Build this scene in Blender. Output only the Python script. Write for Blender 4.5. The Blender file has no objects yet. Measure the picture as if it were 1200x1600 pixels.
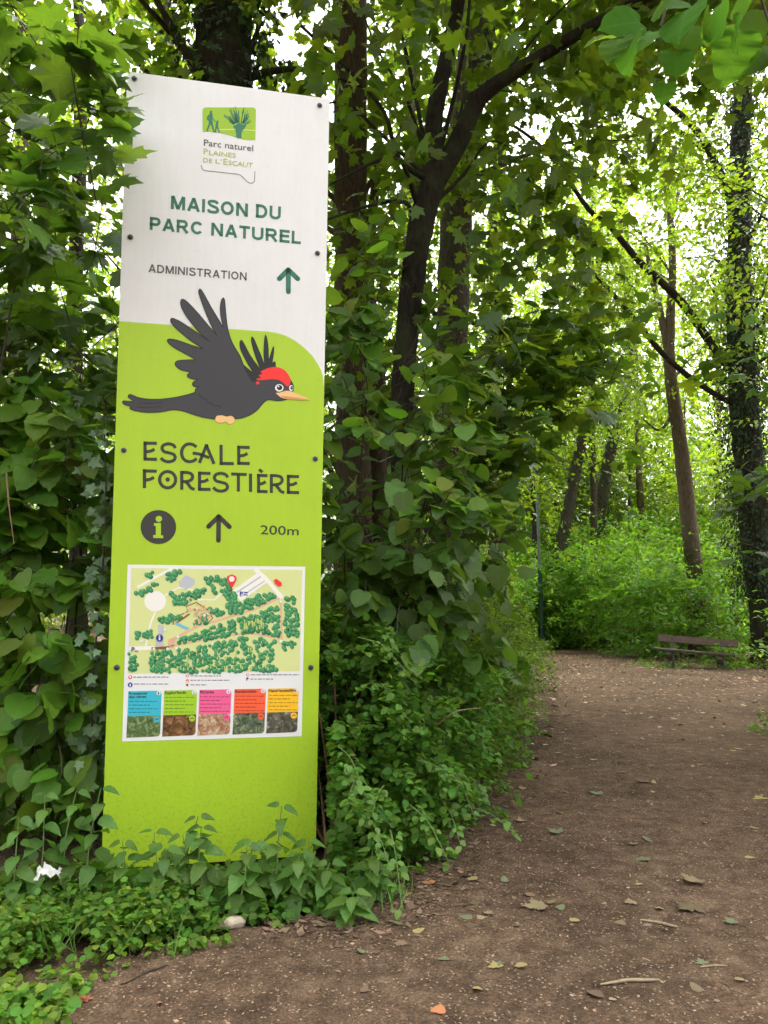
import bpy, bmesh, math, random
import numpy as np
from mathutils import Matrix, Vector

# ------------------------------------------------------------------ camera, sky, sun, exposure
scene = bpy.context.scene
F, CX, CY, CAMH = 1155.0, 600.0, 800.0, 1.3          # photo pixels (1200 x 1600) and metres
PITCH = math.atan(150 / F)
cam_data = bpy.data.cameras.new('camera'); cam = bpy.data.objects.new('camera', cam_data)
scene.collection.objects.link(cam); scene.camera = cam
cam_data.sensor_fit = 'VERTICAL'; cam_data.sensor_height = 36.0; cam_data.lens = F / 1600 * 36.0
cam_data.clip_start = 0.05; cam_data.clip_end = 600
cam.location = (0, 0, CAMH); cam.rotation_euler = (math.pi / 2 + PITCH, 0, 0)
cam_data.dof.use_dof = True; cam_data.dof.focus_distance = 4.6; cam_data.dof.aperture_fstop = 13.0
scene.render.resolution_x, scene.render.resolution_y = 768, 1024

SUN_EL, SUN_AZ = math.radians(70), math.radians(50)   # azimuth clockwise from +Y: the veiled sun stands ahead, a little right
world = bpy.data.worlds.new('World'); scene.world = world; world.use_nodes = True
wn = world.node_tree.nodes; wl = world.node_tree.links
sky = wn.new('ShaderNodeTexSky'); sky.sky_type = 'NISHITA'; sky.sun_disc = False
sky.sun_elevation = SUN_EL; sky.sun_rotation = SUN_AZ
sky.air_density = 1.0; sky.dust_density = 6.0; sky.ozone_density = 1.0
hsv = wn.new('ShaderNodeHueSaturation'); hsv.inputs['Saturation'].default_value = 0.08   # overcast: the blue is veiled
wl.new(sky.outputs[0], hsv.inputs['Color']); wl.new(hsv.outputs[0], wn['Background'].inputs['Color'])
wn['Background'].inputs['Strength'].default_value = 0.15
sun_data = bpy.data.lights.new('sun', 'SUN'); sun = bpy.data.objects.new('sun', sun_data)
scene.collection.objects.link(sun)
sun_data.energy = 1.3; sun_data.angle = math.radians(25); sun_data.color = (1.0, 0.96, 0.9)
sd = Vector((math.sin(SUN_AZ) * math.cos(SUN_EL), math.cos(SUN_AZ) * math.cos(SUN_EL), math.sin(SUN_EL)))
sun.rotation_euler = sd.to_track_quat('Z', 'Y').to_euler(); sun.location = (0, -5, 20)
scene.view_settings.view_transform = 'Standard'; scene.view_settings.look = 'None'
scene.view_settings.gamma = 1.0; scene.view_settings.use_curve_mapping = False
scene.view_settings.exposure = 2.2
cy = scene.cycles
cy.use_denoising = True; cy.use_adaptive_sampling = True; cy.adaptive_threshold = 0.05
cy.max_bounces = 4; cy.diffuse_bounces = 3; cy.glossy_bounces = 2; cy.transmission_bounces = 3
cy.transparent_max_bounces = 4; cy.caustics_reflective = False; cy.caustics_refractive = False
cy.sample_clamp_indirect = 6.0

# ------------------------------------------------------------------ helpers
COL = scene.collection
rng = np.random.default_rng(7)
ca, sa = math.cos(PITCH), math.sin(PITCH)

def ray(px, py):
    dx, dz = (px - CX) / F, (CY - py) / F
    return np.array([dx, ca - dz * sa, sa + dz * ca])

def at(px, py, Y):                      # the point on that pixel's ray at world distance Y
    d = ray(px, py); return np.array([0, 0, CAMH]) + d * (Y / d[1])

def gnd(px, py, z=0.0):                 # where that pixel's ray meets the ground
    d = ray(px, py); t = (z - CAMH) / d[2]; return np.array([0, 0, CAMH]) + d * t

def proj(P):
    y = P[:, 1]; z = P[:, 2] - CAMH
    d = y * ca + z * sa; u = -y * sa + z * ca
    d = np.where(np.abs(d) < 1e-3, 1e-3, d)
    return CX + F * P[:, 0] / d, CY - F * u / d, d

def srgb(r, g, b):
    f = lambda c: (c / 255 / 12.92) if c <= 10 else ((c / 255 + 0.055) / 1.055) ** 2.4
    return (f(r), f(g), f(b))

def norm(a):
    return a / np.maximum(np.linalg.norm(a, axis=-1, keepdims=True), 1e-9)

def link(o, parent=None):
    COL.objects.link(o)
    if parent is not None: o.parent = parent
    return o

def tag(o, label=None, cat=None, group=None, kind=None):
    if label: o['label'] = label
    if cat: o['category'] = cat
    if group: o['group'] = group
    if kind: o['kind'] = kind
    return o

def thing(name, label, cat, loc=(0, 0, 0), group=None):
    o = bpy.data.objects.new(name, None); o.empty_display_size = 0.1
    o.location = [float(v) for v in loc]; link(o)
    return tag(o, label, cat, group)

def np_mesh(name, V, Fc, mat=None, UV=None, smooth=False, mats=None, midx=None):
    """V (n,3); Fc (m,k) one polygon size"""
    V = np.asarray(V, dtype=np.float32); Fc = np.asarray(Fc, dtype=np.int32)
    me = bpy.data.meshes.new(name); n, (m, k) = len(V), Fc.shape
    me.vertices.add(n); me.vertices.foreach_set('co', V.ravel())
    me.loops.add(m * k); me.loops.foreach_set('vertex_index', Fc.ravel())
    me.polygons.add(m); me.polygons.foreach_set('loop_start', np.arange(0, m * k, k, dtype=np.int32))
    me.polygons.foreach_set('loop_total', np.full(m, k, dtype=np.int32))
    if UV is not None:
        me.uv_layers.new(name='UVMap').data.foreach_set('uv', np.asarray(UV, dtype=np.float32)[Fc.ravel()].ravel())
    if smooth: me.polygons.foreach_set('use_smooth', np.ones(m, dtype=bool))
    for mm in (mats or ([mat] if mat else [])): me.materials.append(mm)
    if midx is not None: me.polygons.foreach_set('material_index', np.asarray(midx, dtype=np.int32))
    me.update(calc_edges=True)
    return me

def part(name, me, parent, world=True, kind=None, label=None):
    """mesh in world coordinates hung under a thing (an Empty without rotation)"""
    o = bpy.data.objects.new(name, me); link(o, parent)
    if parent is not None and world:
        pl = Vector((0, 0, 0)); q = parent
        while q is not None: pl += q.location; q = q.parent
        o.location = -pl
    return tag(o, label, None, None, kind)

def solo(name, me, label, cat, group=None, kind=None):
    o = bpy.data.objects.new(name, me); link(o); return tag(o, label, cat, group, kind)

# ------------------------------------------------------------------ materials
def newmat(name):
    m = bpy.data.materials.new(name); m.use_nodes = True
    nt = m.node_tree; return m, nt.nodes, nt.links, nt.nodes['Principled BSDF']

def vmath(n, l, op, a, b=None, clamp=False):
    x = n.new('ShaderNodeMath'); x.operation = op; x.use_clamp = clamp
    for i, v in enumerate((a, b)):
        if v is None: continue
        if isinstance(v, (int, float)): x.inputs[i].default_value = v
        else: l.new(v, x.inputs[i])
    return x.outputs[0]

def ramp(n, l, fac, stops):
    r = n.new('ShaderNodeValToRGB'); e = r.color_ramp.elements
    while len(e) < len(stops): e.new(0.5)
    for q, (p, c) in zip(e, stops): q.position = p; q.color = (*c, 1)
    l.new(fac, r.inputs[0]); return r.outputs[0]

def noise(n, l, scale, detail=4, rough=0.55, vec=None, dist=0.0):
    t = n.new('ShaderNodeTexNoise'); t.inputs['Scale'].default_value = scale
    t.inputs['Detail'].default_value = detail; t.inputs['Roughness'].default_value = rough
    t.inputs['Distortion'].default_value = dist
    if vec is not None: l.new(vec, t.inputs['Vector'])
    return t.outputs[0]

def wpos(n, l, scale=(1, 1, 1)):
    g = n.new('ShaderNodeNewGeometry'); mp = n.new('ShaderNodeMapping'); mp.inputs['Scale'].default_value = scale
    l.new(g.outputs['Position'], mp.inputs['Vector']); return mp.outputs[0]

def bump(n, l, b, h, strength=0.5, dist=0.02):
    x = n.new('ShaderNodeBump'); x.inputs['Strength'].default_value = strength; x.inputs['Distance'].default_value = dist
    l.new(h, x.inputs['Height']); l.new(x.outputs[0], b.inputs['Normal']); return x

LEAF_K, TRANS_K = 0.68, 0.95
def leaf_mat(name, col, trans, tmix=0.4, rough=0.45, hue=0.035, val=0.5, veins=0, spec=0.4, blot=0.0):
    col, trans = tuple(v * LEAF_K for v in col), tuple(v * TRANS_K for v in trans)
    m, n, l, b = newmat(name)
    gi = n.new('ShaderNodeNewGeometry'); oi = n.new('ShaderNodeObjectInfo')
    r = vmath(n, l, 'FRACT', vmath(n, l, 'ADD', gi.outputs['Random Per Island'], oi.outputs['Random']))
    r2 = vmath(n, l, 'FRACT', vmath(n, l, 'MULTIPLY', r, 37.3))
    def tinted(c):
        h = n.new('ShaderNodeHueSaturation'); h.inputs['Color'].default_value = (*c, 1)
        l.new(vmath(n, l, 'ADD', vmath(n, l, 'MULTIPLY', r2, hue), 0.5 - hue * 0.5), h.inputs['Hue'])
        l.new(vmath(n, l, 'ADD', vmath(n, l, 'MULTIPLY', r, val), 1 - val * 0.45), h.inputs['Value'])
        return h.outputs[0]
    cf, ct = tinted(col), tinted(trans)
    if veins:
        uv = n.new('ShaderNodeUVMap'); sx = n.new('ShaderNodeSeparateXYZ'); l.new(uv.outputs[0], sx.inputs[0])
        ax = vmath(n, l, 'ABSOLUTE', sx.outputs[0])
        st = vmath(n, l, 'FRACT', vmath(n, l, 'MULTIPLY', vmath(n, l, 'SUBTRACT', sx.outputs[1], vmath(n, l, 'MULTIPLY', ax, 0.75)), float(veins)))
        line = vmath(n, l, 'LESS_THAN', st, 0.12); mid = vmath(n, l, 'LESS_THAN', ax, 0.014)
        v = vmath(n, l, 'MAXIMUM', vmath(n, l, 'MULTIPLY', line, 0.45), mid)
        def veined(c):
            mx = n.new('ShaderNodeMix'); mx.data_type = 'RGBA'; mx.blend_type = 'ADD'
            l.new(vmath(n, l, 'MULTIPLY', v, 0.35), mx.inputs[0]); l.new(c, mx.inputs[6]); mx.inputs[7].default_value = (0.10, 0.15, 0.04, 1)
            return mx.outputs[2]
        cf = veined(cf)
        hgt = vmath(n, l, 'ABSOLUTE', vmath(n, l, 'SUBTRACT', st, 0.5))
        bump(n, l, b, hgt, 0.14, 0.005)
    if blot:
        nz = ramp(n, l, noise(n, l, 55, 3), [(0.60, (0, 0, 0)), (0.72, (1, 1, 1))])
        mx = n.new('ShaderNodeMix'); mx.data_type = 'RGBA'; l.new(vmath(n, l, 'MULTIPLY', nz, blot), mx.inputs[0])
        l.new(cf, mx.inputs[6]); mx.inputs[7].default_value = (0.22, 0.16, 0.05, 1); cf = mx.outputs[2]
    l.new(cf, b.inputs['Base Color']); b.inputs['Roughness'].default_value = rough
    b.inputs['Specular IOR Level'].default_value = spec
    t = n.new('ShaderNodeBsdfTranslucent'); l.new(ct, t.inputs[0])
    mx = n.new('ShaderNodeMixShader'); mx.inputs[0].default_value = tmix
    l.new(b.outputs[0], mx.inputs[1]); l.new(t.outputs[0], mx.inputs[2]); l.new(mx.outputs[0], n['Material Output'].inputs[0])
    return m

def bark_mat(name, c0, c1, moss=0.0, sc=1.0):
    m, n, l, b = newmat(name)
    v = wpos(n, l, (1, 1, 0.22)); a = noise(n, l, 34 * sc, 6, 0.65, v, 0.6); p = noise(n, l, 3 * sc, 3, 0.5, wpos(n, l))
    c = ramp(n, l, a, [(0.32, c0), (0.68, c1)])
    if moss:
        mx = n.new('ShaderNodeMix'); mx.data_type = 'RGBA'
        l.new(vmath(n, l, 'MULTIPLY', ramp(n, l, p, [(0.45, (0, 0, 0)), (0.62, (1, 1, 1))]), moss), mx.inputs[0])
        l.new(c, mx.inputs[6]); mx.inputs[7].default_value = (0.055, 0.075, 0.02, 1); c = mx.outputs[2]
    l.new(c, b.inputs['Base Color']); b.inputs['Roughness'].default_value = 0.9; b.inputs['Specular IOR Level'].default_value = 0.15
    bump(n, l, b, a, 0.8, 0.03); return m

def plain(name, c, rough=0.5, spec=0.4, var=0.0, vs=20, metal=0.0, bmp=0.0):
    m, n, l, b = newmat(name); b.inputs['Base Color'].default_value = (*c, 1)
    b.inputs['Roughness'].default_value = rough; b.inputs['Specular IOR Level'].default_value = spec; b.inputs['Metallic'].default_value = metal
    if var or bmp:
        a = noise(n, l, vs, 5, 0.6, wpos(n, l))
        if var: l.new(ramp(n, l, a, [(0.3, tuple(x * (1 - var) for x in c)), (0.7, tuple(min(1, x * (1 + var)) for x in c))]), b.inputs['Base Color'])
        if bmp: bump(n, l, b, a, bmp, 0.01)
    return m

M = {}
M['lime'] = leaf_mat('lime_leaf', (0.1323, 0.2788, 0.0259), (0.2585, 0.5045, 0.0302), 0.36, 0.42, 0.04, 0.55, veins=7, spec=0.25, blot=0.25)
M['lime_dark'] = leaf_mat('lime_leaf_dark', (0.0719, 0.1543, 0.02), (0.175, 0.332, 0.0205), 0.34, 0.45, 0.03, 0.5, veins=7, spec=0.25, blot=0.2)  # darker green variant of the lime leaf
M['maple'] = leaf_mat('maple_leaf', (0.0504, 0.112, 0.0143), (0.179, 0.3234, 0.0167), 0.36, 0.42, 0.03, 0.5, veins=5)
M['maple_far'] = leaf_mat('maple_leaf_upper', (0.056, 0.112, 0.0107), (0.261, 0.3989, 0.0149), 0.42, 0.5, 0.04, 0.5)
M['beech'] = leaf_mat('beech_leaf', (0.0834, 0.1528, 0.0125), (0.3028, 0.4528, 0.0186), 0.45, 0.5, 0.04, 0.6)
M['bright'] = leaf_mat('bright_leaf', (0.0975, 0.1843, 0.0146), (0.3435, 0.5096, 0.0211), 0.45, 0.5, 0.045, 0.6)  # lighter yellow-green for the background crowns
M['ivy'] = leaf_mat('ivy_leaf', (0.022, 0.052, 0.014), (0.06, 0.11, 0.015), 0.18, 0.55, 0.03, 0.6, spec=0.25)
M['ivy_pale'] = leaf_mat('pale_ivy_leaf', (0.14, 0.24, 0.11), (0.12, 0.22, 0.05), 0.25, 0.4, 0.03, 0.5, veins=5)
M['snow'] = leaf_mat('snowberry_leaf', (0.0922, 0.2118, 0.0255), (0.2267, 0.4398, 0.0279), 0.35, 0.6, 0.05, 0.8, spec=0.25)
M['hedge'] = leaf_mat('hedge_leaf', (0.0746, 0.1454, 0.0131), (0.2625, 0.415, 0.0184), 0.38, 0.6, 0.06, 0.9, spec=0.25)
M['under'] = leaf_mat('undergrowth_leaf', (0.1023, 0.2476, 0.0202), (0.2888, 0.541, 0.0242), 0.4, 0.5, 0.05, 0.7)
M['nettle'] = leaf_mat('nettle_leaf', (0.105, 0.2166, 0.035), (0.2016, 0.4032, 0.0336), 0.35, 0.55, 0.03, 0.5, veins=9)
M['cover'] = leaf_mat('ground_cover_leaf', (0.1243, 0.2353, 0.0241), (0.2745, 0.5045, 0.0335), 0.35, 0.6, 0.07, 1.0, spec=0.25)
M['yoff'] = leaf_mat('fresh_shoot_leaf', (0.13, 0.27, 0.035), (0.22, 0.44, 0.04), 0.4, 0.5, 0.04, 0.4)
M['fall'] = leaf_mat('dry_leaf', (0.30, 0.215, 0.135), (0.2, 0.14, 0.06), 0.12, 0.8, 0.05, 0.9, veins=5, spec=0.2)
M['fall_orange'] = leaf_mat('orange_leaf', (0.62, 0.24, 0.11), (0.4, 0.15, 0.05), 0.15, 0.7, 0.03, 0.3, veins=5, spec=0.2)
M['fall_yellow'] = leaf_mat('yellow_leaf', (0.42, 0.34, 0.15), (0.4, 0.3, 0.05), 0.15, 0.7, 0.03, 0.3, veins=5, spec=0.2)
M['fall_green'] = leaf_mat('fallen_green_leaf', (0.20, 0.22, 0.12), (0.1, 0.2, 0.05), 0.15, 0.6, 0.03, 0.3, veins=5, spec=0.3)
M['fall_pink'] = leaf_mat('pinkish_dead_leaf', (1.0, 0.66, 0.5), (0.8, 0.45, 0.3), 0.3, 0.7, 0.02, 0.2, spec=0.2)
M['near'] = leaf_mat('overhanging_lime_leaf', (0.060, 0.150, 0.016), (0.17, 0.34, 0.02), 0.5, 0.85, 0.04, 0.4, veins=7, spec=0.05)
M['yellowed'] = leaf_mat('yellowing_lime_leaf', (0.13, 0.20, 0.025), (0.25, 0.36, 0.025), 0.35, 0.6, 0.06, 0.5, veins=7, spec=0.2, blot=0.35)
M['bark_dark'] = bark_mat('dark_maple_bark', (0.012, 0.010, 0.008), (0.042, 0.033, 0.026), 0.35)
M['bark_brown'] = bark_mat('red_brown_bark', (0.035, 0.022, 0.015), (0.105, 0.070, 0.048), 0.25)
M['bark_grey'] = bark_mat('grey_bark', (0.03, 0.024, 0.018), (0.10, 0.082, 0.060), 0.3)
M['bark_pale'] = bark_mat('pale_brown_bark', (0.055, 0.038, 0.027), (0.15, 0.108, 0.076), 0.15)
M['twig'] = plain('twig_bark', (0.055, 0.04, 0.028), 0.85, 0.2, 0.4, 40)
M['stem_green'] = plain('green_stem', (0.13, 0.20, 0.06), 0.6, 0.3, 0.3, 40)
M['stem_red'] = plain('reddish_stem', (0.16, 0.085, 0.05), 0.6, 0.3, 0.3, 40)
M['straw'] = plain('dry_stem', (0.28, 0.215, 0.135), 0.8, 0.2, 0.3, 40)

# ------------------------------------------------------------------ leaf shapes
def blade(rows, fold=0.12, curl=-0.18, twist=0.0, wave=0.0):
    """rows: (y, half width, y of midrib) -> template verts (x, y, z), triangles, uv"""
    V, T = [], []
    for i, (y, w, ym) in enumerate(rows):
        for s in (-1, 0, 1):
            x = s * w; yy = ym if s == 0 else y
            z = fold * abs(x) + curl * yy * yy + twist * x * yy + (wave * math.sin(i * 2.1 + s) if s else 0)
            V.append((x, yy, z))
    for i in range(len(rows) - 1):
        a = 3 * i; b = a + 3
        for j in (0, 1):
            T += [(a + j, a + j + 1, b + j + 1), (a + j, b + j + 1, b + j)]
    V = np.array(V); return V, np.array(T), V[:, :2].copy()

def lobed(half, c=(0, 0.34), curl=-0.25, fold=0.10, seed=0):
    r = random.Random(seed)
    pts = [(x, y) for x, y in half] + [(-x, y) for x, y in half[-2:0:-1]]
    V = [(c[0], c[1], 0.02)]
    for x, y in pts:
        d2 = x * x + (y - c[1]) ** 2
        V.append((x, y, curl * d2 + fold * abs(x) * 0.6 + r.uniform(-0.025, 0.025)))
    n = len(pts); T = [(0, 1 + i, 1 + (i + 1) % n) for i in range(n)]
    V = np.array(V); return V, np.array(T)[:, ::-1], V[:, :2].copy()

LIME_R = [(-.07, .17, 0), (0.0, .33, .03), (.10, .43, .10), (.16, .44, .16), (.24, .485, .24), (.34, .475, .34), (.44, .47, .44), (.54, .41, .54), (.63, .375, .63), (.72, .32, .72), (.80, .27, .80), (.87, .18, .87), (.92, .09, .92), (1.02, .0, 1.03)]
NET_R = [(0, .10, 0), (.08, .27, .06), (.16, .27, .14), (.22, .335, .2), (.32, .30, .3), (.38, .33, .36), (.48, .26, .46), (.54, .275, .52), (.66, .19, .64), (.72, .19, .7), (.84, .09, .82), (1.0, .0, 1.0)]
OVAL_R = [(0, .03, 0), (.12, .24, .10), (.35, .36, .33), (.62, .33, .60), (.86, .18, .85), (1.0, .02, 1.0)]
MAPLE_H = [(0, 0), (.10, -.05), (.22, -.08), (.40, -.03), (.33, .06), (.50, .13), (.66, .34), (.52, .36), (.48, .45), (.27, .45), (.33, .60), (.40, .74), (.26, .71), (.16, .74), (.10, .87), (0, 1.06)]
MAPLE_LO = [(0, 0), (.36, -.05), (.31, .08), (.64, .36), (.28, .45), (.36, .74), (.12, .78), (0, 1.04)]
IVY_H = [(0, 0), (.20, -.10), (.42, .02), (.30, .22), (.52, .48), (.22, .52), (0, 1.0)]
TINY = (np.array([(0, 0, 0), (-.30, .42, .07), (0, .45, -.02), (.30, .42, .07), (0, 1, -.12)], float),
        np.array([(0, 2, 1), (0, 3, 2), (1, 2, 4), (2, 3, 4)]), None)
TINY = (TINY[0], TINY[1], TINY[0][:, :2].copy())
ROUND4 = (np.array([(0, 0, 0), (-.40, .30, .06), (-.34, .72, .03), (0, 1, -.1), (.34, .72, .03), (.40, .30, .06), (0, .5, -.03)], float),
          np.array([(0, 6, 1), (1, 6, 2), (2, 6, 3), (3, 6, 4), (4, 6, 5), (5, 6, 0)]), None)
ROUND4 = (ROUND4[0], ROUND4[1], ROUND4[0][:, :2].copy())
LIME = [blade(LIME_R, 0.10, -0.14, 0.05, 0.012), blade(LIME_R, 0.02, -0.2, -0.10, 0.015), blade(LIME_R, 0.18, -0.08, 0.08, 0.012), blade(LIME_R, -0.08, -0.16, 0.12, 0.015), blade(LIME_R, 0.22, -0.38, -0.2, 0.03), blade(LIME_R, 0.12, -0.28, 0.25, 0.035)]
NET = [blade(NET_R, 0.18, -0.3, 0.05, 0.01), blade(NET_R, 0.08, -0.45, -0.1, 0.015)]
OVAL = [blade(OVAL_R, 0.2, -0.2), blade(OVAL_R, 0.1, -0.35, 0.15)]
MAPLE = [lobed(MAPLE_H, curl=-0.28, seed=1), lobed(MAPLE_H, curl=-0.12, fold=0.25, seed=2), lobed(MAPLE_H, curl=-0.45, fold=0.05, seed=3)]
MAPLO = [lobed(MAPLE_LO, curl=-0.3, seed=4)]
IVY = [lobed(IVY_H, curl=-0.25, seed=5), lobed(IVY_H, curl=-0.1, fold=0.2, seed=6)]

_leafmesh = {}
def leaf_single(key, tm, mat):
    k = (key, mat.name)
    if k not in _leafmesh: _leafmesh[k] = np_mesh('leaf_' + key, tm[0], tm[1], mat, tm[2], smooth=True)
    return _leafmesh[k]

def leaves_mesh(name, tm, fr, mat):
    P, T, N, s = fr; B = np.cross(T, N)
    t = tm[0]; V = P[:, None, :] + s[:, None, None] * (t[None, :, 0:1] * B[:, None] + t[None, :, 1:2] * T[:, None] + t[None, :, 2:3] * N[:, None])
    k = len(t); Fc = (tm[1][None] + (np.arange(len(P)) * k)[:, None, None]).reshape(-1, 3)
    return np_mesh(name, V.reshape(-1, 3), Fc, mat, np.tile(tm[2], (len(P), 1)), smooth=True)

def ortho(T, N):
    T = norm(T); N = N - T * (N * T).sum(1, keepdims=True); return T, norm(N)

def cat(*frs):
    return tuple(np.concatenate([f[i] for f in frs]) for i in range(4))

KEEP_CLEAR = []                          # trunks that stay in sight: (photo polyline, distance, half width px, share of leaves missing)
SIGN_PX = np.array([(193, 105), (519, 148), (502, 1376), (153, 1376)], float)
def thin_out(fr, sign_front=True, allow=None, clear=True):
    P, T, N, s = fr; Q = P + T * (s * .5)[:, None]; px, py, d = proj(Q); ok = np.ones(len(P), bool); m = s * .55 * F / np.maximum(d, .3)
    if sign_front:
        front = (Q - SO) @ SN > -0.06
        hit = front & (inside(px + m, py, SIGN_PX) | inside(px - m, py, SIGN_PX) | inside(px, py + m, SIGN_PX) | inside(px, py, SIGN_PX) | inside(px, py - m, SIGN_PX))
        if allow: hit &= ~allow(px, py)
        ok &= ~hit
    for line, Yc, hw, pr in (KEEP_CLEAR if clear else ()):
        L = np.array(line, float)[:, :2]; dm = np.full(len(P), 1e9)
        for a_, b_ in zip(L[:-1], L[1:]):
            ab = b_ - a_; t = np.clip(((px - a_[0]) * ab[0] + (py - a_[1]) * ab[1]) / (ab @ ab), 0, 1); dm = np.minimum(dm, np.hypot(px - a_[0] - t * ab[0], py - a_[1] - t * ab[1]))
        ok &= ~((dm < hw + m * .6) & (Q[:, 1] < Yc - .15) & (rng.random(len(P)) < pr))
    return tuple(a_[ok] for a_ in fr)

def emit(parent, key, tms, fr, mat, nobj=0, mats=None, stuff='foliage', lo=None, front=True, allow=None, clear=True):
    """the nobj leaves that show largest become leaf objects, the rest one joined part"""
    fr = thin_out(fr, front, allow, clear)
    P, T, N, s = fr; n = len(P); px, py, d = proj(P)
    vis = (px > -20) & (px < 1220) & (py > -20) & (py < 1620) & (d > 0.3)
    score = np.where(vis, s / np.maximum(d, .3), -1); order = np.argsort(-score)
    pick = order[:nobj]; pick = pick[score[pick] > 0] if nobj else pick; rest = np.setdiff1d(np.arange(n), pick)
    B = np.cross(T, N); base = np.array(parent.location) if parent else np.zeros(3)
    for j, i in enumerate(pick):
        mm = mat if not mats else mats[j % len(mats)]
        o = bpy.data.objects.new('leaf', leaf_single('%s%d' % (key, i % len(tms)), tms[i % len(tms)], mm))
        COL.objects.link(o); o.parent = parent
        m = np.eye(4); m[:3, 0] = B[i] * s[i]; m[:3, 1] = T[i] * s[i]; m[:3, 2] = N[i] * s[i]; m[:3, 3] = P[i] - base
        o.matrix_local = Matrix(m.tolist())
    if len(rest):
        tl = lo or tms[0]
        part(stuff, leaves_mesh('foliage', tl, (P[rest], T[rest], N[rest], s[rest]), mat), parent, kind='stuff')

def sprays(C, D, R, n, leaf, flat=0.10, droop=0.25, tilt=0.45, hang=0.25, lat=0.55, sv=0.3):
    """flat leafy twigs: C (S,3) start, D (S,3) direction, R (S) length, n leaves each"""
    S = len(C); D = norm(np.asarray(D, float)); C = np.asarray(C, float); R = np.broadcast_to(np.asarray(R, float), (S,))
    L = norm(np.cross(D, np.array([0, 0, 1.0])) + 1e-6)
    t = rng.random((S, n)) ** 0.75; side = np.where(rng.random((S, n)) < .5, -1., 1.)
    off = side * R[:, None] * lat * rng.random((S, n)) * (1.15 - 0.75 * t)
    P = C[:, None] + D[:, None] * (t * R[:, None])[..., None] + L[:, None] * off[..., None]
    P[..., 2] += -droop * R[:, None] * t ** 2 + rng.normal(0, flat, (S, n)) * R[:, None] - np.abs(off) * 0.25
    T = L[:, None] * side[..., None] * rng.uniform(.3, 1, (S, n, 1)) + D[:, None] * rng.uniform(.2, 1, (S, n, 1)) + rng.normal(0, .25, (S, n, 3))
    T[..., 2] -= hang * rng.uniform(.2, 1.8, (S, n))
    N = np.zeros((S, n, 3)); N[..., 2] = 1; N += rng.normal(0, tilt, (S, n, 3)) + D[:, None] * 0.25
    T, N = ortho(T.reshape(-1, 3), N.reshape(-1, 3))
    s = leaf * (1 + rng.uniform(-sv, sv, S * n))
    return P.reshape(-1, 3), T, N, s

def face_cam(C, amt=0.6):                         # directions that lean towards the open path side
    return norm(norm(np.array([0, 0, 1.2]) - C) * amt)

def catmull(P, k=6):
    P = np.asarray(P, float); Q = np.vstack([2 * P[0] - P[1], P, 2 * P[-1] - P[-2]]); out = []
    for i in range(1, len(Q) - 2):
        for u in np.linspace(0, 1, k, endpoint=False):
            a, b, c, d = Q[i - 1], Q[i], Q[i + 1], Q[i + 2]
            out.append(0.5 * (2 * b + (c - a) * u + (2 * a - 5 * b + 4 * c - d) * u * u + (3 * b - a - 3 * c + d) * u ** 3))
    out.append(P[-1]); return np.array(out)

def tube_geo(P, R, sides=10, rough=0.0, k=5):
    A = catmull(np.column_stack([np.asarray(P, float), np.asarray(R, float)]), k) if k > 1 else np.column_stack([P, R])
    P, R = A[:, :3], np.maximum(A[:, 3], 0.0008); n = len(P)
    Tn = norm(np.gradient(P, axis=0)); up = np.array([0.13, 0.97, 0.2]); X = norm(np.cross(Tn, up)); Y = np.cross(Tn, X)
    a = np.arange(sides) * 2 * math.pi / sides
    rr = R[:, None] * (1 + (rng.normal(0, rough, (n, sides)) if rough else 0))
    V = P[:, None] + rr[..., None] * (np.cos(a)[None, :, None] * X[:, None] + np.sin(a)[None, :, None] * Y[:, None])
    i = np.arange(n - 1)[:, None] * sides; j = np.arange(sides)[None]; j2 = (j + 1) % sides
    Fq = np.stack([i + j, i + j2, i + j2 + sides, i + j + sides], -1).reshape(-1, 4)
    V = V.reshape(-1, 3); c0, c1 = len(V), len(V) + 1
    V = np.vstack([V, P[0], P[-1]]); jj = np.arange(sides); j3 = (jj + 1) % sides
    cap0 = np.stack([np.full(sides, c0), j3, jj, np.full(sides, c0)], -1)
    return V, Fq

def tube(name, P, R, mat, parent, sides=10, rough=0.0, k=5, kind=None, label=None):
    V, Fq = tube_geo(P, R, sides, rough, k)
    return part(name, np_mesh(name, V, Fq, mat, smooth=True), parent, kind=kind, label=label)

def twigs(name, segs, mat, parent, sides=4):
    """many thin curved twigs of one plant as one part; segs: (list of points, r0, r1)"""
    VV, FF, o = [], [], 0
    for P, r0, r1 in segs:
        Q = catmull(np.array(P, float), 5); qx, qy, _ = proj(Q)
        if (inside(qx, qy, SIGN_PX) & ((Q - SO) @ SN > -.02)).any(): continue
        V, Fq = tube_geo(P, np.linspace(r0, r1, len(P)), sides, 0, 3); VV.append(V); FF.append(Fq + o); o += len(V)
    if not VV: return None
    return part(name, np_mesh(name, np.vstack(VV), np.vstack(FF), mat, smooth=True), parent, kind='stuff')

def pxline(pts, Y):
    """[(px, py, width px)] on the rays at distance Y (a number or one per point) -> points and radii"""
    Ys = np.broadcast_to(np.asarray(Y, float), (len(pts),))
    P = np.array([at(a, b, y) for (a, b, w), y in zip(pts, Ys)])
    R = np.array([w * 0.5 * y / F for (a, b, w), y in zip(pts, Ys)]); return P, R

def box(bm, c, s, rot=None):
    r = bmesh.ops.create_cube(bm, size=1.0)
    bmesh.ops.scale(bm, vec=s, verts=r['verts'])
    if rot is not None: bmesh.ops.rotate(bm, cent=(0, 0, 0), matrix=rot, verts=r['verts'])
    bmesh.ops.translate(bm, vec=c, verts=r['verts']); return r['verts']

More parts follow.
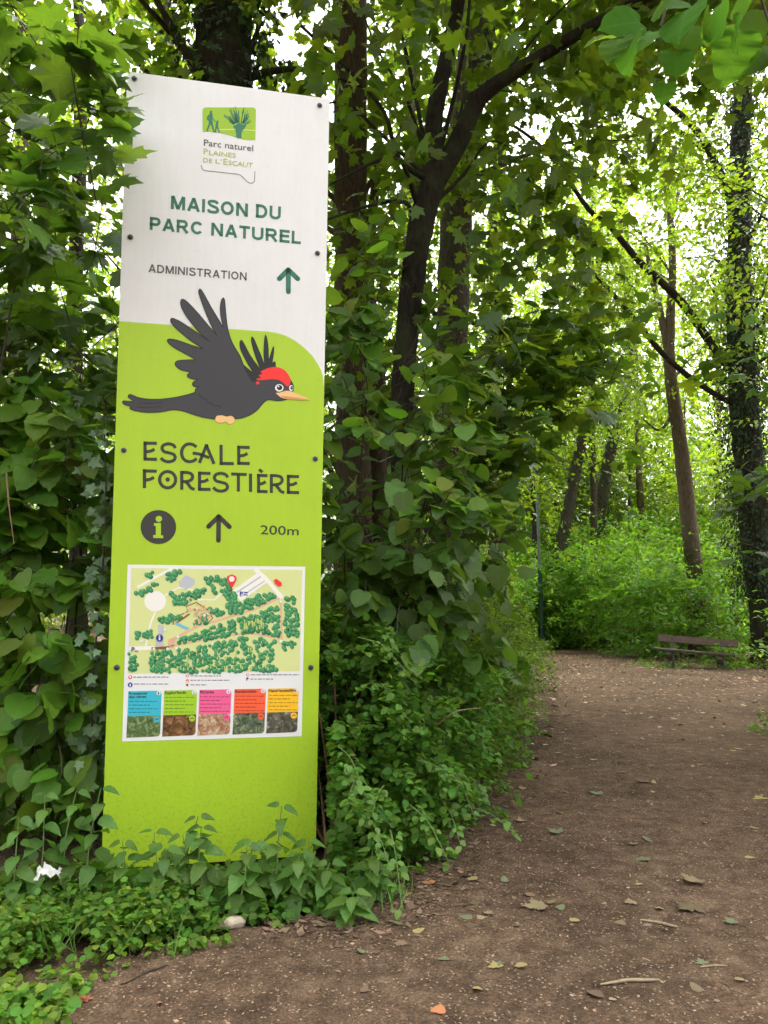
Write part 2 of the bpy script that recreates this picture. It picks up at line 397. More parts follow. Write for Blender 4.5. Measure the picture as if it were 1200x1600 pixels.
def bm_mesh(name, bm, mat, bevel=0.0):
    if bevel: bmesh.ops.bevel(bm, geom=bm.edges[:], offset=bevel, segments=2, affect='EDGES', clamp_overlap=True)
    me = bpy.data.meshes.new(name); bm.to_mesh(me); bm.free(); me.materials.append(mat); return me

# ------------------------------------------------------------------ ground and path
def dirt_mat(name, cols, litter):
    m, n, l, b = newmat(name); v = wpos(n, l)
    big = noise(n, l, 0.9, 4, 0.6, v); mid = noise(n, l, 9, 6, 0.7, v, 0.4); fine = noise(n, l, 95, 5, 0.75, v)
    c = ramp(n, l, mid, [(0.28, cols[0]), (0.52, cols[1]), (0.75, cols[2])])
    mx = n.new('ShaderNodeMix'); mx.data_type = 'RGBA'; mx.blend_type = 'MULTIPLY'; mx.inputs[0].default_value = 1
    l.new(c, mx.inputs[6]); l.new(ramp(n, l, big, [(0.32, (0.62, 0.60, 0.58)), (0.68, (1.25, 1.22, 1.2))]), mx.inputs[7]); c = mx.outputs[2]
    mx = n.new('ShaderNodeMix'); mx.data_type = 'RGBA'; mx.blend_type = 'MULTIPLY'; mx.inputs[0].default_value = 1
    l.new(c, mx.inputs[6]); l.new(ramp(n, l, fine, [(0.30, (0.38, 0.36, 0.34)), (0.5, (1, 1, 1)), (0.70, (1.9, 1.8, 1.7))]), mx.inputs[7]); c = mx.outputs[2]
    vo = n.new('ShaderNodeTexVoronoi'); vo.inputs['Scale'].default_value = 42; vo.inputs['Randomness'].default_value = 1; l.new(v, vo.inputs['Vector'])
    sel = vmath(n, l, 'MULTIPLY', vmath(n, l, 'LESS_THAN', vo.outputs['Distance'], 0.20), vmath(n, l, 'GREATER_THAN', noise(n, l, 14, 2, 0.5, v), 1 - litter))
    mx = n.new('ShaderNodeMix'); mx.data_type = 'RGBA'; l.new(vmath(n, l, 'MULTIPLY', sel, 0.55), mx.inputs[0])
    l.new(c, mx.inputs[6]); mx.inputs[7].default_value = (0.40, 0.29, 0.19, 1)
    l.new(mx.outputs[2], b.inputs['Base Color']); b.inputs['Roughness'].default_value = 0.95; b.inputs['Specular IOR Level'].default_value = 0.12
    h = vmath(n, l, 'ADD', vmath(n, l, 'MULTIPLY', mid, 1.0), vmath(n, l, 'MULTIPLY', fine, 0.35))
    bump(n, l, b, h, 0.9, 0.02); return m
M['dirt'] = dirt_mat('trodden_dirt', [(0.048, 0.031, 0.020), (0.102, 0.068, 0.045), (0.178, 0.125, 0.085)], 0.54)
M['soil'] = dirt_mat('forest_soil', [(0.045, 0.030, 0.020), (0.085, 0.058, 0.038), (0.14, 0.10, 0.065)], 0.55)

gx = np.linspace(-220, 220, 111); gy = np.linspace(-60, 330, 99); GX, GY = np.meshgrid(gx, gy)
def grid_faces(ny, nx):
    i = np.arange(ny - 1)[:, None] * nx + np.arange(nx - 1)[None]
    return np.stack([i, i + 1, i + 1 + nx, i + nx], -1).reshape(-1, 4)
go = bpy.data.objects.new('ground', np_mesh('ground', np.column_stack([GX.ravel(), GY.ravel(), np.full(GX.size, -0.03)]), grid_faces(99, 111), M['soil']))
link(go); go['kind'] = 'structure'

edge_px = [(-150, 1600), (-20, 1575), (110, 1545), (240, 1480), (400, 1450), (530, 1425), (640, 1380), (690, 1300), (790, 1235), (860, 1135), (868, 1060), (852, 1020)]
edge = [gnd(*p)[:2] for p in edge_px] + [np.array(q) for q in ((7.5, 25), (9.8, 22), (11.5, 15.2), (9, 12), (5.3, 8.2), (4.6, 5), (4.0, 0.5), (-3.2, 0.5))]
EDGE = catmull(np.array(edge + [edge[0]]), 4)[:-1]
def inside(x, y, poly):
    r = np.zeros(x.shape, bool); j = len(poly) - 1
    for i in range(len(poly)):
        (xi, yi), (xj, yj) = poly[i], poly[j]
        c = ((yi > y) != (yj > y)) & (x < (xj - xi) * (y - yi) / (yj - yi + 1e-12) + xi); r ^= c; j = i
    return r
def vnoise(x, y, f, seed):
    r = np.random.default_rng(seed); o = np.zeros_like(x)
    for k in range(7):
        a, ph, g = r.uniform(0, 6.28), r.uniform(0, 6.28), f * r.uniform(.6, 1.8); o += np.sin((x * math.cos(a) + y * math.sin(a)) * g + ph)
    return o / 7
def ground_z(x, y):
    return 0.012 + 0.012 * vnoise(x, y, 2.2, 3) + 0.006 * vnoise(x, y, 9, 4)
xs = np.arange(-3.4, 12, 0.075); ys = np.arange(0.5, 26, 0.085); PX, PY = np.meshgrid(xs, ys)
Z = ground_z(PX, PY) + rng.normal(0, 0.0012, PX.shape)
Fq = grid_faces(len(ys), len(xs)); Vp = np.column_stack([PX.ravel(), PY.ravel(), Z.ravel()])
ctr = Vp[Fq].mean(1); jit = 0.10 * vnoise(ctr[:, 0], ctr[:, 1], 7, 9)
Fq = Fq[inside(ctr[:, 0] + jit, ctr[:, 1] + jit, EDGE)]
used, inv = np.unique(Fq, return_inverse=True)
po = bpy.data.objects.new('dirt_path', np_mesh('dirt_path', Vp[used], inv.reshape(Fq.shape), M['dirt'], smooth=True)); link(po); po['kind'] = 'structure'

# ------------------------------------------------------------------ the totem sign
#SO
SO = np.array([-1.4147441, 3.9, 0.0]); SR = np.array([0.97947637, 0.20154636, 0.00225887])
SU = np.array([0.0141152, -0.07976803, 0.99671351]); SN = np.array([0.20106417, -0.97622545, -0.08097577]); SW, SH = 1.075, 4.125
def suv(px, py):                       # photo pixel -> metres on the sign face
    d = ray(px, py); c = np.array([0, 0, CAMH]); t = np.dot(SO - c, SN) / np.dot(d, SN); X = c + d * t - SO
    return np.array([np.dot(X, SR), np.dot(X, SU)])
def s3(uv, h=0.0):
    uv = np.atleast_2d(np.asarray(uv, float)); return SO + uv[:, :1] * SR + uv[:, 1:2] * SU + h * SN
def crop(ox, oy, sc):
    return lambda pts: np.array([suv(ox + x / sc, oy + y / sc) for x, y in pts])
def sbox(name, u0, u1, v0, v1, h0, h1, mat, parent, bev=0.002):
    bm = bmesh.new(); vs = [bm.verts.new(s3([(u, v)], h)[0]) for h in (h0, h1) for u, v in ((u0, v0), (u1, v0), (u1, v1), (u0, v1))]
    for f in ((3, 2, 1, 0), (4, 5, 6, 7), (0, 1, 5, 4), (1, 2, 6, 5), (2, 3, 7, 6), (3, 0, 4, 7)): bm.faces.new([vs[i] for i in f])
    return part(name, bm_mesh(name, bm, mat, bev), parent)
def film(name, polys, lvl, mat, parent):
    """flat print on the sign face: list of outlines in sign metres"""
    bm = bmesh.new()
    for p in polys:
        p = np.asarray(p, float); a = np.sum(p[:, 0] * np.roll(p[:, 1], -1) - np.roll(p[:, 0], -1) * p[:, 1])
        if a < 0: p = p[::-1]
        try: bm.faces.new([bm.verts.new(v) for v in s3(p, 0.0005 + 0.0005 * lvl)])
        except ValueError: pass
    bmesh.ops.triangulate(bm, faces=bm.faces[:])
    return part(name, bm_mesh(name, bm, mat), parent)
def ell(c, rx, ry, n=24, a0=0):
    a = np.arange(n) * 2 * math.pi / n + a0; return np.column_stack([c[0] + rx * np.cos(a), c[1] + ry * np.sin(a)])
def stroke(pts, w, rnd=False, closed=False):
    """outline polygons of a thick line (sign metres)"""
    P = np.asarray(pts, float); out = []
    if closed: P = np.vstack([P, P[:1]])
    d = norm(np.gradient(P, axis=0)); nn = np.column_stack([-d[:, 1], d[:, 0]])
    if closed: nn[0] = nn[-1] = norm((nn[0] + nn[-1])[None])[0]
    for i in range(len(P) - 1):
        out.append(np.array([P[i] + nn[i] * w / 2, P[i + 1] + nn[i + 1] * w / 2, P[i + 1] - nn[i + 1] * w / 2, P[i] - nn[i] * w / 2]))
    if rnd: out += [ell(P[0], w / 2, w / 2, 12), ell(P[-1], w / 2, w / 2, 12)]
    return out
def smooth2(p, k=4): return catmull(p, k)
_font_cache = {}
def lettering(name, body, bl, br, top, mat, parent, lvl=2, bold=0.0, cf=(0, 0, 1)):
    """text stretched between the baseline ends bl, br (photo px) with the cap top at photo px top"""
    cu = bpy.data.curves.new('text', 'FONT'); cu.body = body; cu.resolution_u = 3
    ob = bpy.data.objects.new('text', cu); COL.objects.link(ob); bpy.context.view_layer.update()
    me = bpy.data.meshes.new_from_object(ob.evaluated_get(bpy.context.evaluated_depsgraph_get()))
    COL.objects.unlink(ob); bpy.data.objects.remove(ob); bpy.data.curves.remove(cu)
    V = np.zeros(len(me.vertices) * 3); me.vertices.foreach_get('co', V); V = V.reshape(-1, 3)
    a, b, t = suv(*bl), suv(*br), suv(*top); x0, x1 = V[:, 0].min(), V[:, 0].max(); cap = 0.69
    u = a[0] + (V[:, 0] - x0) / (x1 - x0) * (b[0] - a[0]); v = (a[1] + (b[1] - a[1]) * (V[:, 0] - x0) / (x1 - x0) * 0.5 + (b[1] - a[1]) * 0.25) + V[:, 1] / cap * (t[1] - a[1])
    W = s3(np.column_stack([u, v]), 0.0005 + 0.0005 * lvl); me.vertices.foreach_set('co', W.astype(np.float32).ravel()); me.update()
    if bold:                              # heavier strokes: the same glyphs again, shifted a little each way
        bm = bmesh.new(); k = bold / 0.69 * abs(t[1] - a[1])
        for q, (du, dv) in enumerate(((0, 0), (k, 0), (-k, 0), (0, k * .8), (0, -k * .8))):
            nv = len(bm.verts); bm.from_mesh(me); bm.verts.ensure_lookup_table()
            bmesh.ops.translate(bm, vec=tuple(SR * du + SU * dv + SN * 0.00006 * q), verts=bm.verts[nv:])
        bm.to_mesh(me); bm.free()
    me.name = name; me.materials.clear(); me.materials.append(mat); return part(name, me, parent)

def print_mat(name, c, rough=0.35, dirt=0.06):
    m, n, l, b = newmat(name); v = wpos(n, l)
    a = noise(n, l, 3.0, 5, 0.6, v); f = noise(n, l, 130, 2, 0.5, v)
    st = noise(n, l, 1.0, 4, 0.6, wpos(n, l, (38, 38, 1.1)))           # faint rain streaks
    gr_ = noise(n, l, 26, 4, 0.7, v)                                    # grey-green bloom in blotches
    k = ramp(n, l, vmath(n, l, 'ADD', vmath(n, l, 'MULTIPLY', a, .6), vmath(n, l, 'MULTIPLY', st, .4)), [(0.34, tuple(x * (1 - dirt * 2.2) for x in c)), (0.62, c)])
    mb = n.new('ShaderNodeMix'); mb.data_type = 'RGBA'; l.new(vmath(n, l, 'MULTIPLY', ramp(n, l, gr_, [(.60, (0, 0, 0)), (.78, (1, 1, 1))]), .22), mb.inputs[0]); l.new(k, mb.inputs[6]); mb.inputs[7].default_value = (c[0] * .55, c[1] * .6, c[2] * .45, 1); k = mb.outputs[2]
    mx = n.new('ShaderNodeMix'); mx.data_type = 'RGBA'; l.new(vmath(n, l, 'MULTIPLY', vmath(n, l, 'GREATER_THAN', f, 0.735), 0.45), mx.inputs[0])
    sz = n.new('ShaderNodeSeparateXYZ'); l.new(v, sz.inputs[0]); low = n.new('ShaderNodeMapRange'); low.inputs[1].default_value = .75; low.inputs[2].default_value = .12; l.new(sz.outputs[2], low.inputs[0])
    mud = n.new('ShaderNodeMix'); mud.data_type = 'RGBA'; l.new(vmath(n, l, 'MULTIPLY', vmath(n, l, 'MULTIPLY', low.outputs[0], ramp(n, l, noise(n, l, 75, 4, .7, v), [(.52, (0, 0, 0)), (.66, (1, 1, 1))])), .32), mud.inputs[0])
    l.new(k, mud.inputs[6]); mud.inputs[7].default_value = (.09, .065, .045, 1); k = mud.outputs[2]            # rain-splashed soil on the foot of the board
    l.new(k, mx.inputs[6]); mx.inputs[7].default_value = (c[0] * .5, c[1] * .5, c[2] * .5, 1); l.new(mx.outputs[2], b.inputs['Base Color'])
    b.inputs['Roughness'].default_value = rough; b.inputs['Specular IOR Level'].default_value = 0.35; return m
W_ = print_mat('sign_white', (0.77, 0.775, 0.755), 0.4, 0.03)
G_ = print_mat('sign_lime_green', (0.40, 0.60, 0.030), 0.4, 0.03)
P_ = {k: plain('print_' + k, c, 0.45, 0.3) for k, c in dict(
    green=srgb(62, 118, 92), grey=srgb(92, 94, 92), char=srgb(62, 62, 56), logo=srgb(152, 190, 50), olive=srgb(172, 182, 92), teal=srgb(60, 118, 96), line=srgb(130, 132, 130),
    bird=srgb(66, 66, 69), birddark=srgb(44, 45, 46), red=srgb(238, 58, 54), white=(.78, .78, .78), peach=srgb(238, 190, 130), beakdark=srgb(205, 150, 90), black=srgb(38, 38, 40),
    sheet=(.80, .80, .79), mapbg=srgb(214, 220, 150), mapbg2=srgb(200, 214, 120), tree=srgb(68, 150, 98), tree2=srgb(104, 178, 122), tree3=srgb(40, 112, 72), road=srgb(238, 236, 226), pink=srgb(226, 178, 150),
    brown=srgb(140, 84, 60), grey2=srgb(186, 190, 200), blue=srgb(40, 60, 150), pool=srgb(120, 190, 215), cyan=srgb(62, 184, 205), lime=srgb(160, 204, 48), rose=srgb(240, 100, 150), coral=srgb(248, 100, 66), amber=srgb(250, 192, 46), textg=srgb(120, 112, 118)).items()}
def photo_mat(name, stops, sc, seed):
    m, n, l, b = newmat(name); v = wpos(n, l); mp = n.new('ShaderNodeMapping'); mp.inputs['Location'].default_value = (seed, seed * 2, seed * 3); l.new(v, mp.inputs[0])
    l.new(ramp(n, l, noise(n, l, sc, 5, 0.7, mp.outputs[0], 0.8), stops), b.inputs['Base Color']); b.inputs['Roughness'].default_value = 0.4; return m

sign = thing('info_sign', 'tall white and lime green totem sign with a black woodpecker and a trail map', 'sign', SO)
sbox('panel', 0, SW, 0.0, SH, -0.004, 0.0, W_, sign, 0.001)
M['steel'] = plain('dark_painted_steel', (0.035, 0.037, 0.036), 0.5, 0.4, 0.2, 30)
for u0, u1 in ((0.06, 0.14), (SW - 0.14, SW - 0.06)): sbox('post', u0, u1, -0.25, SH - 0.02, -0.13, -0.006, M['steel'], sign, 0.004)
for v0 in (0.35, 1.35, 2.5, 3.95): sbox('cross_rail', 0.141, SW - 0.141, v0, v0 + 0.06, -0.10, -0.006, M['steel'], sign, 0.003)
sbox('top_cap', 0.03, SW - 0.03, SH - 0.018, SH - 0.004, -0.135, -0.006, M['steel'], sign, 0.002)
c1, c2, c3, c4 = crop(170, 90, 3.3333), crop(170, 430, 3.3333), crop(180, 870, 3.871), crop(200, 680, 4.0)
cL, cR, c5 = crop(190, 440, 5.7143), crop(340, 500, 7.0588), crop(300, 155, 10.0)
# bolts
bm = bmesh.new(); bmesh.ops.create_uvsphere(bm, u_segments=14, v_segments=8, radius=0.0125)
bmesh.ops.scale(bm, vec=(1, 1, 0.55), verts=bm.verts[:]); bolt_me = bm_mesh('bolt', bm, M['steel'])
bm = bmesh.new(); bmesh.ops.create_cone(bm, segments=16, radius1=0.0155, radius2=0.0145, depth=0.003, cap_ends=True); wash_me = bm_mesh('washer', bm, plain('zinc', (.3, .3, .3), .4, .5, metal=.8))
rotm = Matrix((SR.tolist(), SU.tolist(), SN.tolist())).transposed().to_4x4()
for p in ((209.9, 123), (499.4, 165), (203.6, 370.5), (496, 396), (193.4, 703.6), (492.5, 717), (182.6, 1043), (485.6, 1043)):
    w = s3([suv(*p)], 0.004)[0] - SO
    o = bpy.data.objects.new('bolt', bolt_me); link(o, sign); o.matrix_local = Matrix.Translation(w.tolist()) @ rotm
    q = bpy.data.objects.new('washer', wash_me); link(q, o); q.location = (0, 0, -0.0015)
# green field
gr = [suv(186, 502), suv(300, 510)] + [suv(*p) for p in ((419, 518.3), (430, 519.8), (442, 523.0), (452, 527.4), (461.8, 533), (470.5, 539.4), (478.8, 546.7), (486.5, 554.6), (493, 563.4), (498, 571.5), (501.8, 579.5), (504.2, 587), (505.5, 594))]
gr = np.array([[0.0, gr[0][1]]] + [g for g in gr[1:]] + [[SW, suv(507, 606)[1]], [SW, 0.0], [0.0, 0.0]]); gr[:, 0] = np.clip(gr[:, 0], 0, SW)
green = film('green_field', [gr], 0, G_, sign)
# headings
def arc(cx, cy_, rx, ry, a0, a1, n=14): return [(cx + rx * math.cos(math.radians(t)), cy_ + ry * math.sin(math.radians(t))) for t in np.linspace(a0, a1, n)]
def caps(ch, t):
    """stroke lines of a plain grotesque capital: cap height 1, stroke t -> (width, lines)"""
    h = t / 2; T = 1 - h
    S = smooth2([(.60, .74), (.54, .86), (.42, T), (.28, T), (.14, .87), (.11, .73), (.20, .60), (.36, .52), (.53, .44), (.62, .28), (.56, .13), (.42, h), (.28, h), (.14, .12), (.07, .27)], 4)
    G = dict(M=(.83, [[(h, 0), (h, 1)], [(.83 - h, 0), (.83 - h, 1)], [(h + .02, 1), (.415, .04)], [(.415, .04), (.81 - h, 1)]]), A=(.72, [[(.07, 0), (.36, .99)], [(.65, 0), (.36, .99)], [(.17, .30), (.55, .30)]]), I=(t, [[(h, 0), (h, 1)]]),
             S=(.67, [S]), O=(.78, [arc(.39, .5, .39 - h, .5 - h, 0, 360, 40)]), N=(.72, [[(h, 0), (h, 1)], [(.72 - h, 0), (.72 - h, 1)], [(h, .97), (.72 - h, .03)]]), D=(.72, [[(h, 0), (h, 1)], [(0, T), (.34, T)], [(0, h), (.34, h)], arc(.33, .5, .39 - h, .5 - h, 90, -90, 20)]),
             U=(.72, [[(h, 1), (h, .33)], [(.72 - h, 1), (.72 - h, .33)], arc(.36, .33, .36 - h, .33 - h, 180, 360, 18)]), P=(.66, [[(h, 0), (h, 1)], [(0, T), (.40, T)], [(0, .44), (.40, .44)], arc(.39, (T + .44) / 2, .27 - h, (T - .44) / 2, 90, -90, 14)]),
             R=(.74, [[(h, 0), (h, 1)], [(0, T), (.42, T)], [(0, .46), (.42, .46)], arc(.41, (T + .46) / 2, .28 - h, (T - .46) / 2, 90, -90, 14), [(.38, .45), (.67, 0)]]), C=(.73, [arc(.39, .5, .39 - h, .5 - h, 38, 322, 30)]), T=(.64, [[(0, T), (.64, T)], [(.32, 0), (.32, 1)]]),
             E=(.62, [[(h, 0), (h, 1)], [(0, T), (.62, T)], [(0, h), (.62, h)], [(0, .52), (.58, .52)]]), L=(.58, [[(h, 0), (h, 1)], [(0, h), (.58, h)]])); return G[ch]
def capline(name, word, bl, br, top, t, mat, lvl=1):
    A, B, Tt = suv(*bl), suv(*br), suv(*top); hh = Tt[1] - A[1]; ws = [caps(ch, t)[0] for ch in word]; gap = .115 * 1.0; tot = sum(ws) + gap * (len(word) - 1); kx = (B[0] - A[0]) / tot; polys = []; x = 0
    for ch in word:
        w, lines = caps(ch, t)
        for ln in lines:
            P = [(A[0] + (x + px) * kx, (A[1] * .5 + B[1] * .5) + py * hh) for px, py in ln]; polys += stroke(P, t * (kx + hh) / 2)
        x += w + gap
    return film(name, polys, lvl, mat, sign)
capline('heading', 'MAISON', (266.6, 327), (387.5, 338.6), (266.6, 306), .19, P_['green']); capline('heading', 'DU', (399.5, 339.8), (438.8, 343.5), (399.5, 319), .19, P_['green'])
capline('heading', 'PARC', (233.6, 359), (316.4, 366.8), (233.6, 339), .19, P_['green']); capline('heading', 'NATUREL', (329.6, 368), (470, 381.3), (329.6, 348), .19, P_['green'])
capline('lettering', 'ADMINISTRATION', (232, 425.4), (385.4, 438), (232, 412.8), .165, P_['grey'])
px1 = 1.0 / np.linalg.norm(suv(300, 430) - suv(301, 430))   # px per metre, about
w1 = lambda w, s: w / s / px1
film('arrow', stroke(c1([(935, 1108), (935, 1220)]), w1(27, 3.333), True) + stroke(c1([(888, 1152), (935, 1105)]), w1(27, 3.333), True) + stroke(c1([(935, 1105), (984, 1152)]), w1(27, 3.333), True), 1, P_['teal'], sign)
# park logo
logo = film('park_logo', [c5([(165, 510), (165, 175), (172, 152), (188, 137), (212, 130), (945, 130), (972, 138), (990, 155), (998, 180), (990, 640), (900, 640), (820, 632), (700, 600), (560, 555), (440, 525), (300, 505)])], 1, P_['logo'], sign)
film('horizon_line', stroke(c5([(430, 480), (560, 476), (690, 472)]), w1(16, 10)) + stroke(c5([(780, 484), (860, 482), (990, 492)]), w1(16, 10)), 2, plain('print_palegreen', srgb(205, 225, 110), .45), logo)
film('walkers', [c5([(280, 190), (300, 178), (315, 192), (313, 215), (325, 260), (320, 330), (330, 400), (350, 495), (372, 510), (372, 522), (335, 520), (310, 440), (292, 395), (262, 460), (250, 490), (268, 505), (225, 500), (238, 450), (262, 390), (262, 340), (235, 330), (232, 280), (250, 255), (275, 235)]),
                 c5([(385, 345), (400, 328), (415, 345), (410, 370), (408, 430), (425, 490), (440, 522), (420, 520), (392, 455), (375, 490), (380, 512), (350, 510), (362, 460), (370, 400), (378, 370)])] + stroke(c5([(320, 300), (350, 335), (385, 372)]), w1(13, 10)), 2, P_['teal'], logo)
tr = [c5([(690, 600), (690, 540), (678, 490), (640, 420), (690, 400), (740, 370), (800, 395), (850, 410), (820, 460), (785, 500), (770, 545), (775, 615), (730, 612)])]
rr = random.Random(3)
for i in range(46):
    a = math.radians(rr.uniform(8, 172)); L = rr.uniform(190, 330) * (0.75 if abs(a - 1.57) > 1.1 else 1); x0, y0 = 740 + 90 * math.cos(a), 410 - 40 * math.sin(a)
    x1_, y1_ = 735 + L * 0.82 * math.cos(a), 400 - L * 0.92 * math.sin(a); xm, ym = (x0 + x1_) / 2 + rr.uniform(-20, 20), (y0 + y1_) / 2
    tr += stroke(c5(smooth2([(x0, y0), (xm, ym), (x1_, y1_)], 3)), w1(rr.uniform(7, 13), 10))
film('pollard_tree', tr, 2, P_['teal'], logo)
lettering('lettering', 'Parc naturel', (318.5, 227.5), (395.5, 236.6), (318.5, 217.8), P_['grey'], logo, 1, 0.012)
for body, a, b, t in (('P', (318, 241.2), (324.5, 241.9), (318, 232)), ('LAINES', (326.8, 242), (368.3, 246.5), (326.8, 235)), ('DE', (317.5, 253.3), (331.5, 254.9), (317.5, 246.5)), ("L'", (336.8, 255.4), (346.2, 256), (336.8, 248.5)), ('E', (349, 257), (355.3, 257.6), (349, 247.8)), ('SCAUT', (357, 257.8), (395, 261.8), (357, 250.8))):
    lettering('lettering', body, a, b, t, P_['olive'], logo, 1, 0.01)
film('bubble_line', stroke(c5(smooth2([(145, 1035), (162, 1085), (205, 1115), (400, 1137), (600, 1160), (725, 1175), (780, 1208), (850, 1278), (905, 1310), (952, 1306), (977, 1262), (982, 1130)], 4)), w1(13, 10)), 1, P_['line'], logo)
# woodpecker
Lp = [(58, 1025), (75, 1008), (110, 1020), (160, 1038), (240, 1050), (340, 1050), (440, 1040), (540, 1022), (652, 990), (660, 962), (690, 938), (650, 938), (632, 915), (650, 890), (685, 873), (630, 870), (592, 852), (590, 828), (620, 808), (540, 792), (490, 760), (478, 730), (500, 708), (580, 700), (665, 697), (560, 640), (470, 590), (420, 550), (408, 525), (430, 513), (500, 525), (600, 560), (735, 605), (620, 530), (500, 430), (445, 370), (438, 340), (455, 328), (520, 355), (620, 420), (785, 530), (700, 460), (600, 340), (540, 240), (527, 185), (545, 157), (590, 185), (680, 280), (780, 400), (850, 480), (790, 370), (730, 220), (692, 110), (690, 75), (705, 68), (740, 120), (800, 230), (860, 330), (908, 412), (885, 300), (882, 220), (895, 160), (908, 145), (920, 165), (930, 280), (950, 430), (990, 550), (1060, 670), (1090, 750)]
Rp = [(330, 590), (390, 680), (440, 650), (500, 570), (560, 530), (640, 520), (720, 560), (790, 640), (820, 690), (838, 740), (832, 780), (800, 800), (770, 870), (700, 888), (640, 890), (580, 880), (540, 885), (490, 930), (430, 1000), (350, 1050), (270, 1080), (190, 1090)]
Lq = [(840, 1228), (720, 1210), (620, 1180), (545, 1155), (460, 1145), (340, 1165), (220, 1168), (130, 1155), (75, 1135), (80, 1115), (30, 1100), (8, 1080), (20, 1065), (70, 1070), (112, 1066), (80, 1048)]
def soft(pts, sharp=55):                 # round the outline except at sharp notches
    P = np.asarray(pts, float); n = len(P); out = []
    for i in range(n):
        a, b, c, d = P[i - 1], P[i], P[(i + 1) % n], P[(i + 2) % n]
        def tang(p, q, r):
            u, v = q - p, r - q; cs = np.dot(u, v) / (np.linalg.norm(u) * np.linalg.norm(v) + 1e-12); return (r - p) * .5 if cs > -0.2 else np.zeros(2)
        t0, t1 = tang(a, b, c), tang(b, c, d); L = np.linalg.norm(c - b)
        t0 = t0 * min(1, L / (np.linalg.norm(t0) + 1e-9)); t1 = t1 * min(1, L / (np.linalg.norm(t1) + 1e-9))
        for u in (0, .34, .67): out.append((2 * u**3 - 3 * u**2 + 1) * b + (u**3 - 2 * u**2 + u) * t0 + (-2 * u**3 + 3 * u**2) * c + (u**3 - u**2) * t1)
    return np.array(out)
body = soft(np.vstack([cL(Lp), cR(Rp), cL(Lq)]))
bird = film('woodpecker_emblem', [body], 3, P_['bird'], sign)
film('outline', stroke(body, 0.0042, closed=True), 4, P_['birddark'], bird)
film('rear_wing', [soft(cR([(285, 490), (385, 575), (320, 470), (250, 330), (240, 260), (250, 225), (270, 222), (300, 270), (370, 400), (460, 525), (420, 420), (375, 270), (368, 200), (380, 180), (400, 200), (440, 290), (490, 410), (512, 480), (505, 350), (515, 200), (527, 158), (545, 190), (562, 300), (565, 430), (600, 320), (615, 290), (625, 300), (620, 380), (605, 470), (625, 458), (640, 465), (635, 530), (540, 600), (440, 720), (415, 800), (350, 680), (305, 600)]))], 2, P_['birddark'], bird)
film('tail_line', stroke(cL([(150, 1085), (250, 1088), (370, 1080)]), 0.003) + stroke(cL([(130, 1120), (240, 1125), (350, 1115)]), 0.003) + stroke(cL(smooth2([(690, 1000), (720, 1040), (760, 1050), (770, 1085), (810, 1085), (825, 1110), (870, 1108), (885, 1130)], 3)), 0.004), 5, P_['birddark'], bird)
film('red_cap', [soft(cR([(428, 648), (480, 640), (452, 612), (495, 592), (470, 572), (530, 542), (600, 522), (680, 525), (740, 555), (785, 610), (805, 660), (800, 700), (770, 735), (730, 700), (680, 665), (600, 655), (520, 662), (440, 664)])), soft(cR([(425, 685), (450, 682), (462, 700), (440, 715), (428, 705)]))], 5, P_['red'], bird)
film('beak', [soft(cR([(640, 805), (690, 800), (770, 780), (850, 805), (940, 845), (1028, 882), (920, 885), (760, 872), (690, 850)]))], 5, P_['peach'], bird)
film('beak_shade', [cR([(690, 838), (780, 845), (900, 860), (1028, 882), (920, 886), (760, 873)])], 6, P_['beakdark'], bird)
er = lambda c, rx, ry: cR([(c[0] + rx * math.cos(t), c[1] + ry * math.sin(t)) for t in np.linspace(0, 2 * math.pi, 28, endpoint=False)])
for cc, rx, ry, pc, prx, pry in (((680, 750), 47, 41, (683, 747), 30, 28), ((811, 752), 23, 33, (816, 750), 13, 21)):
    e = film('eye', [er(cc, rx, ry)], 5, P_['white'], bird)
    film('pupil', [er(pc, prx, pry)], 6, P_['black'], bird); film('glint', [er((pc[0] - prx * .35, pc[1] - pry * .4), prx * .28, pry * .28)], 7, P_['white'], bird)
film('claws', [soft(cL([(838, 1232), (848, 1202), (895, 1195), (938, 1206), (980, 1200), (1008, 1225), (1000, 1258), (962, 1274), (930, 1250), (898, 1262), (852, 1256)]))], 5, P_['peach'], bird)
# stop name
LET = {'E': [[(0, 0), (0, 120)], [(-8, 10), (74, 12)], [(-8, 112), (74, 114)], [(0, 66), (33, 62), (58, 49)]]}
def glyphE(x, y, w=74): return [[(x, y), (x, y + 118)], [(x - 9, y + 10), (x + w, y + 12)], [(x - 9, y + 110), (x + w, y + 112)], [(x, y + 65), (x + w * .45, y + 61), (x + w * .8, y + 49)]]
def glyphS(x, y): return [smooth2([(x + 92, y + 26), (x + 78, y + 8), (x + 48, y + 0), (x + 18, y + 8), (x + 8, y + 28), (x + 20, y + 48), (x + 50, y + 56), (x + 80, y + 66), (x + 90, y + 86), (x + 80, y + 103), (x + 50, y + 112), (x + 20, y + 105), (x + 0, y + 88)], 4)]
def glyphR(x, y): return [[(x, y - 10), (x, y + 108)], smooth2([(x, y), (x + 30, y), (x + 58, y + 8), (x + 68, y + 28), (x + 56, y + 48), (x + 30, y + 56), (x, y + 57)], 4), smooth2([(x + 26, y + 56), (x + 42, y + 76), (x + 60, y + 98), (x + 81, y + 106)], 4)]
line1 = [glyphE(107, 39), glyphS(205, 54), [smooth2([(428, 74), (405, 58), (372, 56), (345, 76), (335, 110), (345, 145), (372, 164), (405, 162), (430, 146)], 4)],
         [[(446, 174), (490, 64)], [(490, 64), (538, 180)], [(479, 66), (502, 66)], smooth2([(404, 112), (440, 117), (475, 128), (508, 142)], 4)], [[(582, 60), (582, 186)], [(573, 176), (661, 178)]], glyphE(692, 65, 69)]
